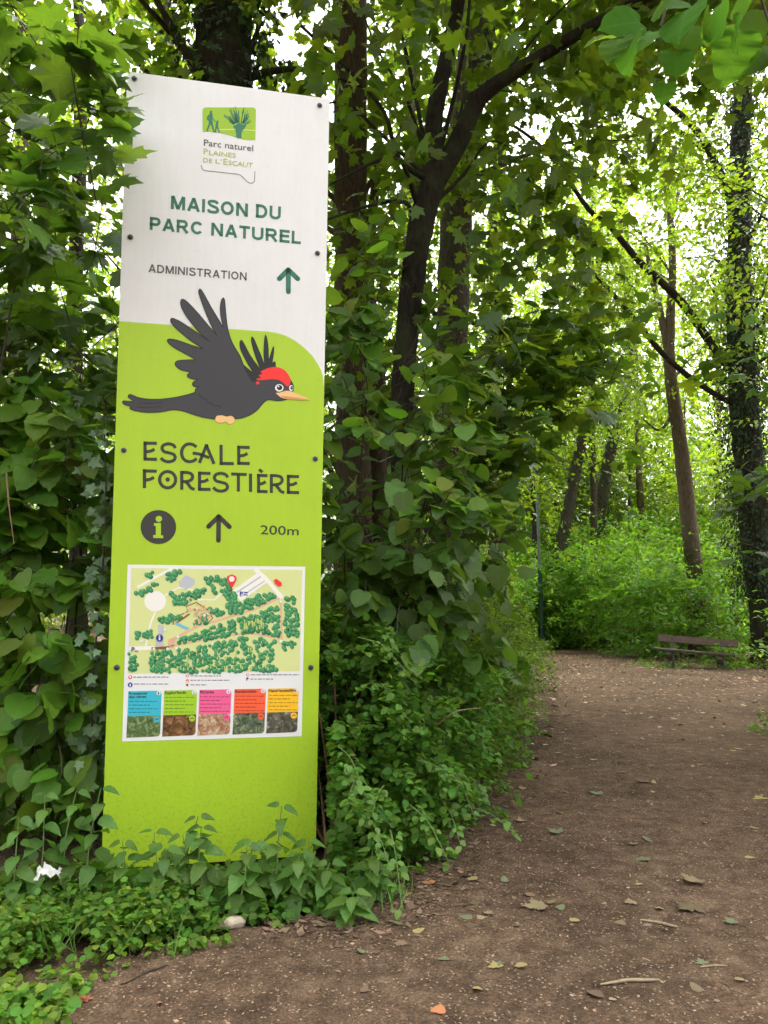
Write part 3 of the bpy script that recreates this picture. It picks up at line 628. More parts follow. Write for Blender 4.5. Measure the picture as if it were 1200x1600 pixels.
line2 = [[[(103, 212), (103, 331)], [(94, 223), (180, 225)], [(103, 281), (135, 277), (163, 264)]], [[(248 + 50 * math.cos(t), 278 + 51 * math.sin(t)) for t in np.linspace(0, 2 * math.pi, 36)]], glyphR(336, 233), glyphE(447, 227, 69), glyphS(532, 238),
         [[(645, 242), (742, 246)], [(690, 244), (690, 352)]], [[(766, 240), (766, 354)]], glyphE(816, 241, 56) + [[(819, 213), (840, 232)]], glyphR(896, 253), glyphE(1002, 247, 67)]
for ln in (line1, line2):
    for gl in ln:
        film('letter', [q for st in gl for q in stroke(c4(st), w1(20, 4))], 2, P_['char'], sign)
film('letter', [c4([(248 + 14 * math.cos(t), 277 + 14 * math.sin(t)) for t in np.linspace(0, 2 * math.pi, 16, endpoint=False)])], 2, P_['char'], sign)
info = film('info_symbol', [c4([(190 + 111 * math.cos(t), 574 + 106 * math.sin(t)) for t in np.linspace(0, 2 * math.pi, 48, endpoint=False)])], 2, P_['char'], sign)
film('letter_i', [c4([(193 + 20 * math.cos(t), 523 + 19 * math.sin(t)) for t in np.linspace(0, 2 * math.pi, 20, endpoint=False)]), c4([(162, 550), (206, 548), (206, 626), (220, 626), (220, 644), (158, 642), (158, 624), (174, 624), (174, 566), (162, 566)])], 3, G_, info)
film('arrow', stroke(c4([(567, 508), (565, 658)]), w1(29, 4), True) + stroke(c4([(503, 571), (567, 508)]), w1(29, 4), True) + stroke(c4([(567, 508), (634, 573)]), w1(29, 4), True), 2, P_['char'], sign)
lettering('lettering', '200m', (407, 834.2), (466.5, 836.8), (407, 820.2), P_['char'], sign, 2, 0.008)
# map board
board = film('map_board', [c3([(75, 47), (1150, 60), (1128, 1085), (42, 1117)])], 2, P_['sheet'], sign)
MAPP = [(98, 68), (1132, 80), (1115, 690), (78, 705)]
mp_ = film('map_print', [c3(MAPP)], 3, P_['mapbg'], board)
mp2 = lambda nm, polys, lv, mat: film(nm, polys, lv, P_[mat], board)
sk = lambda pts, w: stroke(c3(pts), w1(w, 3.871))
mp2('map_road', sk([(135, 185), (230, 130), (345, 72)], 16) + sk([(245, 330), (215, 400), (185, 540)], 10) + sk([(85, 555), (240, 550)], 22) + sk([(300, 235), (385, 185), (470, 200), (505, 260), (600, 260), (690, 180)], 9) + sk([(845, 75), (910, 130), (1010, 250)], 26) + sk([(1000, 250), (700, 180)], 4) + sk([(590, 500), (588, 560)], 5), 4, 'road')['kind'] = 'stuff'
mp2('map_square', [c3([(242 + 66 * math.cos(t), 268 + 62 * math.sin(t)) for t in np.linspace(0, 6.283, 24, endpoint=False)])], 4, 'road'); mp2('map_car_park', [c3([(710, 205), (860, 95), (925, 150), (760, 270)])], 5, 'road')
mp2('map_trail', sk([(330, 540), (500, 505), (700, 470), (820, 462), (1000, 492)], 13) + sk([(340, 500), (500, 420), (700, 360), (850, 315), (990, 250)], 13) + sk([(1003, 260), (1008, 500)], 11) + [c3([(320, 500), (370, 495), (350, 550), (320, 548)])], 5, 'pink')
mp2('map_walkway', sk([(350, 410), (355, 370), (440, 330), (430, 300), (490, 275), (560, 320), (590, 370), (560, 400)], 6) + sk([(370, 400), (450, 345)], 10) + sk([(220, 555), (325, 548)], 16), 6, 'brown')
mp2('map_building', [c3([(385, 150), (430, 110), (480, 135), (480, 165), (430, 195), (395, 180)]), c3([(262, 410), (290, 412), (288, 470), (262, 468)]), c3([(248, 505), (292, 505), (290, 540), (246, 540)])] + sk([(735, 215), (880, 120)], 9) + sk([(760, 240), (905, 145)], 8), 6, 'grey2')
mp2('map_pool', [c3([(362, 390), (450, 430), (435, 442), (362, 408)])], 6, 'pool')
def blobs(region, n, seed, rmin=9, rmax=16):
    r = random.Random(seed); P = np.array(region, float); out = []; x0, y0 = P.min(0); x1, y1 = P.max(0)
    while len(out) < n:
        x, y = r.uniform(x0, x1), r.uniform(y0, y1)
        if inside(np.array([x]), np.array([y]), P)[0]: out.append((x, y, r.uniform(rmin, rmax)))
    return sorted(out, key=lambda q: q[1])
REG = [([(200, 580), (380, 560), (600, 520), (800, 485), (970, 500), (975, 690), (215, 698)], 210), ([(380, 500), (700, 385), (900, 330), (985, 275), (995, 480), (820, 455), (620, 490), (380, 520)], 120), ([(670, 285), (740, 280), (940, 200), (975, 240), (760, 340), (690, 350)], 45),
       ([(1020, 240), (1095, 240), (1110, 480), (1025, 480)], 42), ([(540, 120), (690, 110), (700, 200), (600, 225), (560, 170)], 26), ([(330, 210), (500, 200), (520, 240), (400, 290), (345, 300)], 26), ([(230, 390), (340, 345), (430, 350), (330, 400)], 14), ([(120, 210), (250, 150), (260, 180), (140, 250)], 12), ([(290, 110), (400, 75), (410, 100), (330, 150)], 12), ([(185, 90), (240, 85), (230, 130), (190, 130)], 5),
       ([(80, 585), (135, 590), (140, 690), (80, 695)], 14), ([(120, 450), (240, 440), (230, 500), (130, 490)], 10), ([(570, 310), (670, 330), (600, 370)], 10), ([(480, 370), (560, 340), (560, 400), (470, 410)], 8), ([(1010, 520), (1090, 510), (1080, 550), (1020, 560)], 8), ([(650, 210), (720, 215), (740, 280), (660, 270)], 12), ([(505, 185), (540, 190), (535, 235), (510, 230)], 5)]
bl = [q for i, (rg_, n_) in enumerate(REG) for q in blobs(rg_, int(n_ * 1.55), i)]
cir = lambda x, y, r, n=9: c3([(x + r * math.cos(t), y + r * math.sin(t)) for t in np.linspace(0, 6.283, n, endpoint=False)])
for q_ in (mp2('map_trees', [cir(x + 2, y + 3, r) for x, y, r in bl], 6, 'tree3'), mp2('map_trees', [cir(x, y, r * .9) for x, y, r in bl], 7, 'tree'), mp2('map_trees', [cir(x - 3, y - 4, r * .42, 7) for x, y, r in bl], 8, 'tree2')): q_['kind'] = 'stuff'
rr = random.Random(5)
mp2('map_shrub_dots', [q for _ in range(70) for q in (lambda x, y: sk([(x, y), (x + rr.uniform(-4, 4), y + rr.uniform(14, 30))], 6))(*((rr.uniform(230, 940), rr.uniform(540, 670)) if rr.random() < .7 else (rr.uniform(780, 900), rr.uniform(370, 430))))], 9, 'mapbg2')
mp2('map_stop_dots', [cir(rr.gauss(510, 40), rr.gauss(340, 35), 7, 7) for _ in range(40)], 9, 'pink')
mp2('map_pin', [c3([(705, 190), (682, 150), (675, 132), (682, 115), (705, 106), (728, 115), (735, 132), (728, 150)])], 10, 'red'); mp2('map_marker', [c3([(960, 140), (975, 132), (1005, 155), (1008, 175), (990, 180), (965, 160)])], 10, 'red'); mp2('map_pin_eye', [cir(705, 134, 17, 14)] + [cir(x, y, 9, 10) for x, y in ((380, 482), (370, 552), (302, 442), (1003, 270), (1003, 510), (235, 556), (318, 556), (540, 352), (160, 508))], 11, 'white')
mp2('map_info', [cir(269, 490, 22, 16)], 10, 'blue'); mp2('map_info_mark', [cir(269, 478, 5, 8), c3([(264, 486), (274, 486), (274, 504), (264, 504)])], 11, 'white')
for x, y in ((100, 572), (755, 236)):
    lettering('lettering', 'P', (180 + x / 3.871, 870 + y / 3.871), (180 + (x + 17) / 3.871, 870 + y / 3.871), (180 + x / 3.871, 870 + (y - 26) / 3.871), P_['blue'], board, 10, 0.03)
mp2('map_car', sk([(120, 570), (140, 570)], 5) + sk([(778, 214), (802, 216)], 6) + sk([(778, 230), (802, 231)], 5), 10, 'blue')
# legend: tiny unreadable lines beside small marks
def words(x0, x1, y, h, seed):
    r = random.Random(seed); out = []; x = x0
    while x < x1:
        w = min(r.uniform(10, 34), x1 - x); out += sk([(x, y), (x + w, y - 0.004 * w)], h); x += w + 6
    return out
mp2('legend_text', words(112, 322, 727, 5, 1) + words(112, 322, 769, 5, 2) + words(458, 640, 720, 5, 3) + words(455, 695, 746, 5, 4) + words(455, 556, 774, 5, 5) + words(818, 1112, 713, 5, 6) + words(818, 955, 739, 5, 7), 4, 'textg')
mp2('legend_mark', [cir(91, 728, 12, 12), cir(437, 719, 9, 10), cir(436, 750, 10, 10), cir(801, 713, 9, 10)], 4, 'red'); mp2('legend_mark', [cir(91, 727, 7, 10), cir(437, 719, 6, 10), cir(436, 753, 6, 8), cir(801, 713, 6, 8)], 5, 'white')
mp2('legend_mark', [cir(91, 774, 15, 14), c3([(793, 730), (806, 730), (806, 740), (797, 741), (797, 750), (793, 750)])], 4, 'blue'); mp2('legend_mark', [c3([(87, 768), (95, 768), (95, 784), (87, 784)])], 5, 'white'); mp2('legend_mark', [cir(436, 775, 8, 8)], 4, 'brown')
LX = [80, 297, 510, 722, 925]; RX = [281, 495, 703, 911, 1110]; TY = [812, 808, 804, 800, 797]; SY = [964, 958, 952, 946, 941]; BY = [1094, 1087, 1081, 1075, 1068]
CC = ['cyan', 'lime', 'rose', 'coral', 'amber']
PH = [[(0.30, (.02, .04, .01)), (0.5, (.10, .17, .05)), (0.7, (.40, .50, .25))], [(0.35, (.015, .012, .01)), (0.55, (.20, .09, .03)), (0.72, (.6, .35, .15))], [(0.32, (.10, .05, .03)), (0.5, (.45, .22, .12)), (0.66, (.65, .6, .45))], [(0.38, (.02, .03, .03)), (0.55, (.15, .19, .10)), (0.68, (.55, .65, .35))], [(0.35, (.02, .02, .015)), (0.55, (.14, .13, .09)), (0.7, (.5, .5, .42))]]
TI = [[('Promenoir', 818, 834, 112), ('des cimes', 838, 854, 104)], [("Explor'forêt", 813, 830, 128)], [("Pic'orée", 809, 826, 82)], [('Randonnées', 805, 822, 128)], [("Natur'accessible", 800, 817, 160)]]
for i in range(5):
    x0, x1, t, s_, b = LX[i], RX[i], TY[i], SY[i], BY[i]; sh = 6; bs = 13
    cd = film('card', [c3([(x0, t), (x1 - 18, t - 3), (x1 - 6, t + 3), (x1, t + 14), (x1 - sh + 1, s_ - 5), (x0 - sh, s_)])], 4, P_[CC[i]], board)
    film('card_photo', [c3([(x0 - sh, s_), (x1 - sh + 1, s_ - 5), (x1 - bs + 4, b - 26), (x1 - bs - 2, b - 14), (x1 - bs - 16, b - 8), (x0 - bs, b)])], 4, photo_mat('card_picture_%d' % i, PH[i], 34, i * 3.7), board)
    for body, ty, by_, w in TI[i]:
        lettering('lettering', body, (180 + (x0 + 4) / 3.871, 870 + by_ / 3.871), (180 + (x0 + 4 + w) / 3.871, 870 + (by_ - w * .02) / 3.871), (180 + (x0 + 4) / 3.871, 870 + ty / 3.871), P_['char'], board, 6, 0.025)
    base = (TI[i][-1][2]) + 20; dk = plain('card_text_%d' % i, tuple(.45 * c for c in P_[CC[i]].node_tree.nodes['Principled BSDF'].inputs[0].default_value[:3]), .5)
    film('card_text', [q for k in range(5) if base + k * 22 < s_ - 12 for q in words(x0 + 4, x0 + (180, 130)[k % 2 if k else 0], base + k * 22, 6 if k % 2 else 5, i * 9 + k)], 5, dk, board)
    film('card_number', [cir(x1 - 18, t + 12, 13, 14)], 6, P_['white'], board); film('card_icon', [cir(x1 - 30, s_ + 18, 19, 16)], 6, P_[CC[i]], board)
    lettering('lettering', str(i + 1), (180 + (x1 - 22) / 3.871, 870 + (t + 19) / 3.871), (180 + (x1 - 15) / 3.871, 870 + (t + 19) / 3.871), (180 + (x1 - 22) / 3.871, 870 + (t + 6) / 3.871), P_['char'], board, 8, 0.02)
    film('icon_mark', sk([(x1 - 40, s_ + 22), (x1 - 28, s_ + 12), (x1 - 20, s_ + 22)], 5), 7, P_['char'], board)

# ------------------------------------------------------------------ trees
A_tr = [(600, 1170, 56), (604, 1000, 44), (612, 880, 40), (622, 740, 38), (630, 600, 37), (640, 480, 38), (656, 360, 42), (676, 285, 43)]
A_right = [(674, 292, 38), (716, 222, 34), (751, 152, 29), (827, 99, 23), (908, 50, 21), (965, 20, 21), (1013, -5, 18), (1120, -70, 12), (1250, -140, 6)]
A_left = [(672, 300, 34), (680, 175, 30), (698, 88, 26), (716, 0, 24), (740, -140, 18), (770, -300, 10)]
KEEP_CLEAR += [(A_tr[4:], 7.2, 24, .9), (A_right[:7], 6.6, 17, .85), (A_left[:4], 7.4, 14, .6), ([(548, 0), (548, 300)], 8.6, 24, .8), ([(548, 300), (548, 440)], 8.6, 22, .55), ([(560, 700), (575, 790)], 8.4, 26, .6), ([(711, 330), (706, 520)], 10, 22, .75), ([(745, 0), (730, 180)], 10, 24, .6),
               ([(1085, 890), (1064, 700), (1046, 560), (1050, 400)], 20.3, 13, .93), ([(1107, 531), (1000, 410), (920, 327)], 13.4, 9, .8), ([(1100, 220), (1040, 160)], 14.2, 9, .8), ([(1150, 100), (1158, 480)], 14.5, 22, .75), ([(1160, 620), (1185, 880)], 14.5, 24, .7),
               ([(846, 775), (848, 990)], 23.3, 6, 1.0), ([(875, 850), (908, 690)], 26.5, 9, .9), ([(936, 830), (955, 700)], 28, 9, .8), ([(1020, 1005), (1140, 1020)], 16, 28, 1.0), ([(1030, 620), (1120, 700), (960, 760)], 19, 60, .55), ([(880, 800), (1000, 900), (1100, 900)], 17.5, 70, .9)]
GAPS = [(1030, 335, 48, 50), (822, 405, 40, 45), (772, 275, 28, 36), (1188, 140, 34, 90), (1112, 350, 26, 60), (1110, 650, 26, 40), (985, 660, 22, 36), (870, 455, 40, 30), (25, 110, 45, 90), (70, 165, 50, 50), (45, 395, 25, 20), (675, 450, 15, 30), (1160, 20, 60, 30)]
def gapmask(P, power=1.0):
    px, py, d = proj(P); k = np.zeros(len(P))
    for cx, cy_, rx, ry in GAPS: k = np.maximum(k, np.exp(-(((px - cx) / rx) ** 2 + ((py - cy_) / ry) ** 2) ** 1.5))
    return rng.random(len(P)) > k * power

def ellipsoid(c, r, n, shell=0.35):
    d = norm(rng.normal(0, 1, (n, 3))); q = (shell + (1 - shell) * rng.random((n, 1))) ** 0.6
    return np.asarray(c) + d * q * np.asarray(r), d

def limbs(parent, trunk_pts, targets, mat, r0, n, name='limb'):
    """a few curved limbs from the trunk out to clusters of foliage"""
    idx = rng.choice(len(targets), min(n, len(targets)), replace=False); segs = []
    for i in idx:
        t = targets[i]; zs = trunk_pts[:, 2]; z = np.clip(t[2] - rng.uniform(0.6, 2.2), zs.min() + .5, zs.max()); j = np.argmin(np.abs(zs - z)); a = trunk_pts[j]
        m = a * .5 + t * .5 + np.array([0, 0, rng.uniform(.1, .5)]) + rng.normal(0, .15, 3); segs.append(([a, (a + m) / 2 + rng.normal(0, .06, 3), m, t], r0, r0 * .18))
    if segs: twigs('branches', segs, mat, parent, 5)
    return segs

def tree(name, label, trunk_px, Y, mat, crown=None, group=None, extra=(), ivy=None, sides=14, cat_='tree', blimbs=10):
    P, R = pxline(trunk_px, Y)
    if P[0, 2] > 0.0:                      # carry the foot down to the soil
        f = P[0].copy(); f[2] = -0.1; f[0] += 0.0; P = np.vstack([f, P]); R = np.concatenate([[R[0] * 1.25], R])
    t = thing(name, label, cat_, (P[0, 0], P[0, 1], 0), group)
    tube('trunk', P, R, mat, t, sides, 0.045, 7)
    for pts, yy in extra:
        Q, q = pxline(pts, yy); tube('limb', Q, q, mat, t, 9, 0.04, 5)
    tp = catmull(P, 6)
    if ivy:
        n, spread, leaf, z0 = ivy; A = catmull(np.column_stack([P, R]), 12); A = A[A[:, 2] > z0]; j = rng.integers(0, len(A), n); a = rng.uniform(0, 6.283, n)
        o = np.column_stack([np.cos(a), np.sin(a), np.zeros(n)]); rad = A[j, 3] + spread * rng.random(n) ** 1.6
        C = A[j, :3] + o * rad[:, None] + np.column_stack([np.zeros(n), np.zeros(n), rng.normal(0, .12, n)])
        T = -np.column_stack([np.zeros(n), np.zeros(n), np.ones(n)]) + o * .4 + rng.normal(0, .45, (n, 3)); N = o + rng.normal(0, .35, (n, 3)) + np.array([0, 0, .35]); T, N = ortho(T, N)
        part('ivy', leaves_mesh('ivy', IVY[0] if P[0, 1] < 10 else TINY, (C, T, N, leaf * rng.uniform(.6, 1.3, n)), M['ivy']), t, kind='stuff')
    if crown:
        frs = []; tg = []
        for cr in crown['vol']:
            c, r, S, n, leaf, RR = cr; C, d = ellipsoid(c, r, S)
            C = C[C[:, 2] > crown.get('zmin', 1.5)]
            if crown.get('gap', 1): C = C[gapmask(C, crown.get('gap', 1))]
            D = C - np.asarray(c); D[:, 2] *= .35; D = norm(D) + rng.normal(0, .35, C.shape); D[:, 2] -= .12
            frs.append(sprays(C, D, RR * rng.uniform(.6, 1.3, len(C)), n, leaf, **crown.get('kw', {}))); tg.append(C)
        tg = np.vstack(tg); limbs(t, tp, tg, mat, float(R.mean()) * .2, blimbs)
        fr = cat(*frs); emit(t, crown['key'], crown['tm'], fr, crown['mat'], crown.get('nobj', 0), stuff='crown', lo=crown.get('lo'))
    return t

tree('maple_tree', 'dark forked maple leaning right, its long limb arching over the path', A_tr, 7.2, M['bark_dark'],
     crown=dict(vol=[((0.8, 7.0, 6.2), (1.5, 1.8, 1.8), 120, 14, .145, .7), ((0.9, 7.6, 4.6), (1.5, 1.2, 1.3), 50, 14, .14, .65), ((2.0, 7.2, 10.4), (3.6, 4.0, 1.7), 190, 14, .16, .9), ((-0.3, 6.8, 7.4), (2.4, 2.0, 1.3), 70, 14, .15, .8), ((2.7, 6.6, 7.0), (1.1, .8, .7), 24, 12, .14, .6)],
                key='maple_a', tm=MAPLE, lo=MAPLO[0], mat=M['maple_far'], nobj=300, zmin=3.3, gap=.85, kw=dict(hang=.7, tilt=.5, droop=.35, flat=.14)),
     extra=[(A_right, [7.2, 7.1, 7.0, 6.8, 6.6, 6.4, 6.2, 5.8, 5.4]), (A_left, [7.2, 7.3, 7.5, 7.6, 7.8, 8]),
            ([(676, 285, 12), (625, 250, 8), (600, 175, 7), (545, 110, 6), (470, 40, 5)], [7.2, 6.9, 6.7, 6.6, 6.4]), ([(655, 330, 9), (628, 255, 7), (590, 252, 6), (512, 290, 4)], [7.2, 6.8, 6.5, 6.3]), ([(648, 340, 8), (630, 315, 7), (575, 322, 5), (505, 345, 4)], [7.2, 6.7, 6.4, 6.2])], blimbs=8)
# straight trunk right of the sign, and the thick one behind the maple
tree('beech_tree', 'straight red-brown trunk rising close to the right edge of the sign', [(552, 1120, 66), (552, 800, 56), (551, 650, 54), (548, 470, 54), (548, 200, 56), (549, 0, 56), (550, -300, 48)], 8.6, M['bark_brown'],
     crown=dict(vol=[((-0.6, 9.2, 7.8), (2.6, 2.2, 2.6), 170, 26, .10, .75), ((-1.0, 10.2, 4.4), (2.6, 1.6, 2.0), 120, 26, .10, .75)], key='beech_b', tm=OVAL, lo=TINY, mat=M['beech'], zmin=2.3, gap=.8),
     extra=[([(585, 1000, 40), (592, 800, 38), (590, 690, 36), (586, 560, 30), (575, 430, 22), (590, 250, 14)], 8.9)])
tree('beech_tree', 'thick grey trunk standing behind the fork of the dark maple', [(700, 1060, 66), (703, 760, 58), (706, 560, 52), (711, 380, 52), (722, 240, 54), (742, 90, 58), (755, -30, 58), (775, -250, 50)], 10.2, M['bark_grey'],
     crown=dict(vol=[((2.2, 11.2, 8.5), (3.2, 2.4, 3.0), 200, 26, .105, .85), ((1.2, 12.2, 3.9), (2.4, 1.6, 1.7), 110, 26, .10, .8)], key='beech_c', tm=OVAL, lo=TINY, mat=M['beech'], zmin=2.0, gap=.95))
# big ivy trunk above the sign
tree('ivy_tree', 'broad trunk smothered in dark ivy behind the top of the sign', [(330, 1150, 110), (335, 700, 100), (345, 300, 96), (352, 0, 92), (360, -250, 84)], 7.4, M['bark_dark'], ivy=(4200, .42, .09, .4),
     crown=dict(vol=[((-2.0, 7.9, 8.0), (2.4, 1.8, 1.6), 120, 24, .10, .7)], key='ivytop', tm=OVAL, lo=TINY, mat=M['beech'], zmin=4, gap=.9))
# slender trunk behind the bench
tree('ash_tree', 'slender bare brown trunk rising from the undergrowth behind the bench', [(1088, 930, 27), (1085, 890, 26), (1075, 800, 24), (1064, 700, 22), (1052, 620, 20), (1046, 560, 18), (1048, 480, 14), (1051, 420, 12), (1047, 340, 11), (1040, 280, 8), (1030, 200, 6)], 20.5, M['bark_pale'],
     crown=dict(vol=[((7.9, 20.5, 10.8), (3.4, 2.6, 4.6), 420, 26, .15, 1.0)], key='ash', tm=OVAL, lo=TINY, mat=M['bright'], zmin=5.5, gap=.8),
     extra=[([(1046, 565, 12), (1034, 500, 11), (1020, 440, 9), (1008, 380, 6)], 20.5), ([(1049, 345, 7), (1060, 300, 6), (1070, 250, 5), (1078, 180, 3)], 20.5), ([(1050, 650, 6), (1030, 672, 4), (1005, 655, 3)], 20.5)])
# ivy-clad tree at the right edge
tree('ivy_tree', 'tall trunk wrapped in dark ivy along the right edge of the view', [(1198, 1000, 46), (1192, 930, 44), (1180, 830, 44), (1168, 700, 44), (1160, 600, 42), (1156, 500, 40), (1155, 350, 34), (1158, 200, 30), (1163, 100, 26), (1166, -100, 20)], 17.2, M['bark_dark'], ivy=(14000, .52, .09, 1.5),
     crown=dict(vol=[((9.4, 17.2, 11), (3.2, 2.6, 3.8), 300, 24, .145, .9), ((9.2, 16.6, 6.2), (1.3, 1.2, 1.8), 44, 24, .12, .7)], key='ivyright', tm=OVAL, lo=TINY, mat=M['beech'], zmin=3, gap=.8),
     extra=[([(1160, 600, 16), (1107, 531, 14), (1060, 467, 13), (1000, 410, 11), (950, 350, 9), (920, 327, 8), (850, 233, 6), (762, 170, 4)], [17.2, 17, 16.7, 16.4, 16, 15.6, 15, 14.4]),
            ([(1157, 335, 17), (1120, 262, 14), (1100, 220, 12), (1070, 185, 10), (1035, 155, 8), (1000, 120, 5)], [17.2, 17, 16.9, 16.8, 16.6, 16.4]), ([(1105, 235, 10), (1065, 208, 9), (1025, 192, 7), (985, 176, 5)], [17, 16.8, 16.6, 16.4]),
            ([(1162, 640, 10), (1100, 605, 9), (1037, 554, 9), (984, 490, 8), (940, 440, 7), (902, 402, 6), (870, 360, 4)], [17.2, 17, 16.8, 16.6, 16.4, 16.2, 16])])
# far trunks
tree('leaning_tree', 'far leaning trunk left of the clearing, nearest the lamp post', [(870, 905, 22), (878, 850, 20), (888, 800, 19), (900, 730, 17), (908, 690, 16), (914, 620, 14), (930, 480, 11), (940, 330, 8)], 27, M['bark_grey'], ivy=(1500, .28, .1, 2.5),
     crown=dict(vol=[((7.3, 27, 13), (3.5, 3, 5), 210, 24, .15, 1.2)], key='far1', tm=OVAL, lo=TINY, mat=M['bright'], zmin=5, gap=.8))
tree('leaning_tree', 'far ivy-grown trunk bending right between the lamp post and the slender tree', [(932, 900, 20), (935, 830, 19), (944, 760, 18), (955, 700, 17), (972, 640, 13), (985, 560, 11), (975, 400, 9), (960, 280, 7)], 29, M['bark_grey'], ivy=(2200, .32, .11, 2.5),
     crown=dict(vol=[((9.0, 29, 12.5), (3.6, 3, 5), 210, 24, .16, 1.2)], key='far2', tm=OVAL, lo=TINY, mat=M['bright'], zmin=5.5, gap=.8))
tree('young_tree', 'thin dark trunk just left of the lamp post', [(838, 900, 14), (838, 860, 13), (836, 790, 12), (832, 700, 10), (838, 560, 8)], 26, M['bark_dark'],
     crown=dict(vol=[((5.2, 26, 9), (2.6, 2.4, 4.2), 170, 24, .14, 1.1)], key='far3', tm=OVAL, lo=TINY, mat=M['bright'], zmin=3.5, gap=1))
tree('young_tree', 'thin reddish trunk far off between slender tree and ivy trunk', [(1122, 860, 9), (1122, 770, 9), (1124, 700, 8), (1122, 600, 7), (1118, 450, 5)], 36, M['bark_pale'],
     crown=dict(vol=[((16.4, 36, 12), (3.6, 3, 6), 190, 24, .19, 1.3)], key='far4', tm=OVAL, lo=TINY, mat=M['bright'], zmin=6, gap=1))
tree('young_tree', 'pale pole-like trunk seen high up against the bright sky gap', [(1000, 780, 10), (992, 560, 9), (982, 400, 9), (965, 260, 8), (952, 180, 7), (940, 60, 5)], 31, M['bark_pale'],
     crown=dict(vol=[((10.5, 31, 19), (4, 3, 4), 170, 24, .18, 1.3)], key='far5', tm=OVAL, lo=TINY, mat=M['bright'], zmin=6, gap=1))
# trees in the left background
for (lab, px, Y, w, vol, mt, bk) in (
    ('slim trunk half hidden behind the maple sprays at the upper left', 120, 9.5, 26, [((-4.4, 9.6, 6.2), (2.0, 1.8, 2.4), 130, 24, .10, .75), ((-3.9, 9.2, 3.2), (1.6, 1.2, 1.5), 70, 24, .10, .7)], 'beech', 'bark_dark'),
    ('slim trunk far behind the left edge of the view', 30, 13.5, 30, [((-7.2, 13.5, 7.5), (3, 2.2, 4.2), 230, 24, .12, .95)], 'bright', 'bark_grey'),
    ('mid-distance trunk hidden behind the sign board', 255, 12, 34, [((-3.8, 12, 6.5), (2.6, 2.2, 4.2), 200, 24, .115, .9)], 'beech', 'bark_brown'),
    ('mid-distance tree closing the gap behind the straight trunk', 640, 15, 34, [((0.6, 15, 6.2), (2.8, 2, 5.0), 300, 26, .12, .95)], 'beech', 'bark_grey'),
    ('mid-distance tree filling the canopy above the far leaning trunks', 925, 27.5, 11, [((6.8, 25.5, 12), (3.2, 2, 4.6), 320, 26, .15, 1.1)], 'beech', 'bark_grey'),
    ('light-leaved tree whose crown fills the upper right above the ivy limb', 1290, 14, 26, [((6.9, 13.2, 9.2), (2.3, 1.5, 2.2), 230, 26, .13, .85)], 'bright', 'bark_grey'),
    ('mid-distance tree behind the dark maple sprays left of the lamp post', 775, 16.5, 28, [((2.3, 17.5, 6.5), (2.5, 2.2, 5.0), 260, 26, .125, 1.0)], 'beech', 'bark_dark')):
    tree('woodland_tree', lab, [(px, 1010, w * 1.2), (px + 3, 800, w), (px - 4, 500, w * .9), (px + 6, 200, w * .8), (px, -100, w * .6)], Y, M[bk], crown=dict(vol=vol, key='bg%d' % px, tm=OVAL, lo=TINY, mat=M[mt], zmin=.7, gap=.95))

# unseen trees added for shade, their crowns roofing path and sign out of view
for (lab, x, y, vol) in (('unseen tree added outside the right edge, its crown shading the path', 6.4, 7.6, ((4.4, 6.6, 10.0), (4.8, 3.0, 1.5), 620, 22, .23, 1.2)),
                         ('unseen tree added outside the left edge, its crown shading the sign', -6.4, 5.5, ((-4.6, 5.4, 8.8), (3.4, 3.4, 1.6), 220, 22, .2, 1.2)),
                         ('unseen tree added for shade further along outside the right edge of the view', 10.5, 10.5, ((5.6, 10.6, 13.2), (4.4, 3.6, 1.6), 420, 22, .24, 1.2))):
    t = thing('woodland_tree', lab, 'tree', (x, y, 0)); q = np.array([x, y, -.1]); top = np.array([vol[0][0] * .4 + x * .6, vol[0][1] * .4 + y * .6, vol[0][2] + .5])
    tube('trunk', [q, q + np.array([.05, 0, 2.5]), q * .5 + top * .5 + np.array([0, 0, .8]), top], [.26, .21, .16, .06], M['bark_grey'], t, 12, .04, 7)
    C, d = ellipsoid(vol[0], vol[1], vol[2], .1); D = C - np.array([x, y, vol[0][2]]); D[:, 2] = -.1; limbs(t, catmull(np.array([q, top]), 12), C, M['bark_grey'], .05, 14)
    part('crown', leaves_mesh('crown', TINY, sprays(C, D, vol[5], vol[3], vol[4]), M['beech']), t, kind='stuff')

# low-branched young trees that close the view above the thicket
for px, Y, h, w, lab in ((760, 30, 8, 2.6, 'leafy young tree far left of the lamp post'), (870, 33, 10, 3, 'leafy young tree behind the leaning trunks'), (985, 33, 9, 3.2, 'leafy young tree left of the slender trunk, far back'), (1060, 35, 10, 3, 'leafy young tree right behind the slender trunk'), (1150, 30, 8.5, 2.8, 'leafy young tree left of the ivy trunk, far back'), (1210, 26, 8, 2.6, 'leafy young tree behind the ivy trunk at the right edge'), (930, 38, 15, 3.6, 'tall leafy tree in the far middle'), (800, 36, 13, 3.6, 'tall leafy tree above the lamp post, far back')):
    x = (px - 600) / 1163 * Y
    tree('understorey_tree', lab, [(px, 960, 7), (px + 3, 900, 6), (px - 2, 800, 5), (px + 2, 700, 4)], Y, M['bark_grey'], crown=dict(vol=[((x, Y, h * .55), (w, 2.2, h * .48), int(26 * w * h / 2), 30, .21, 1.3)], key='us%d' % px, tm=OVAL, lo=TINY, mat=M['bright'], zmin=1.0, gap=.9, kw=dict(flat=.06, tilt=.35, sv=.4)), blimbs=12)

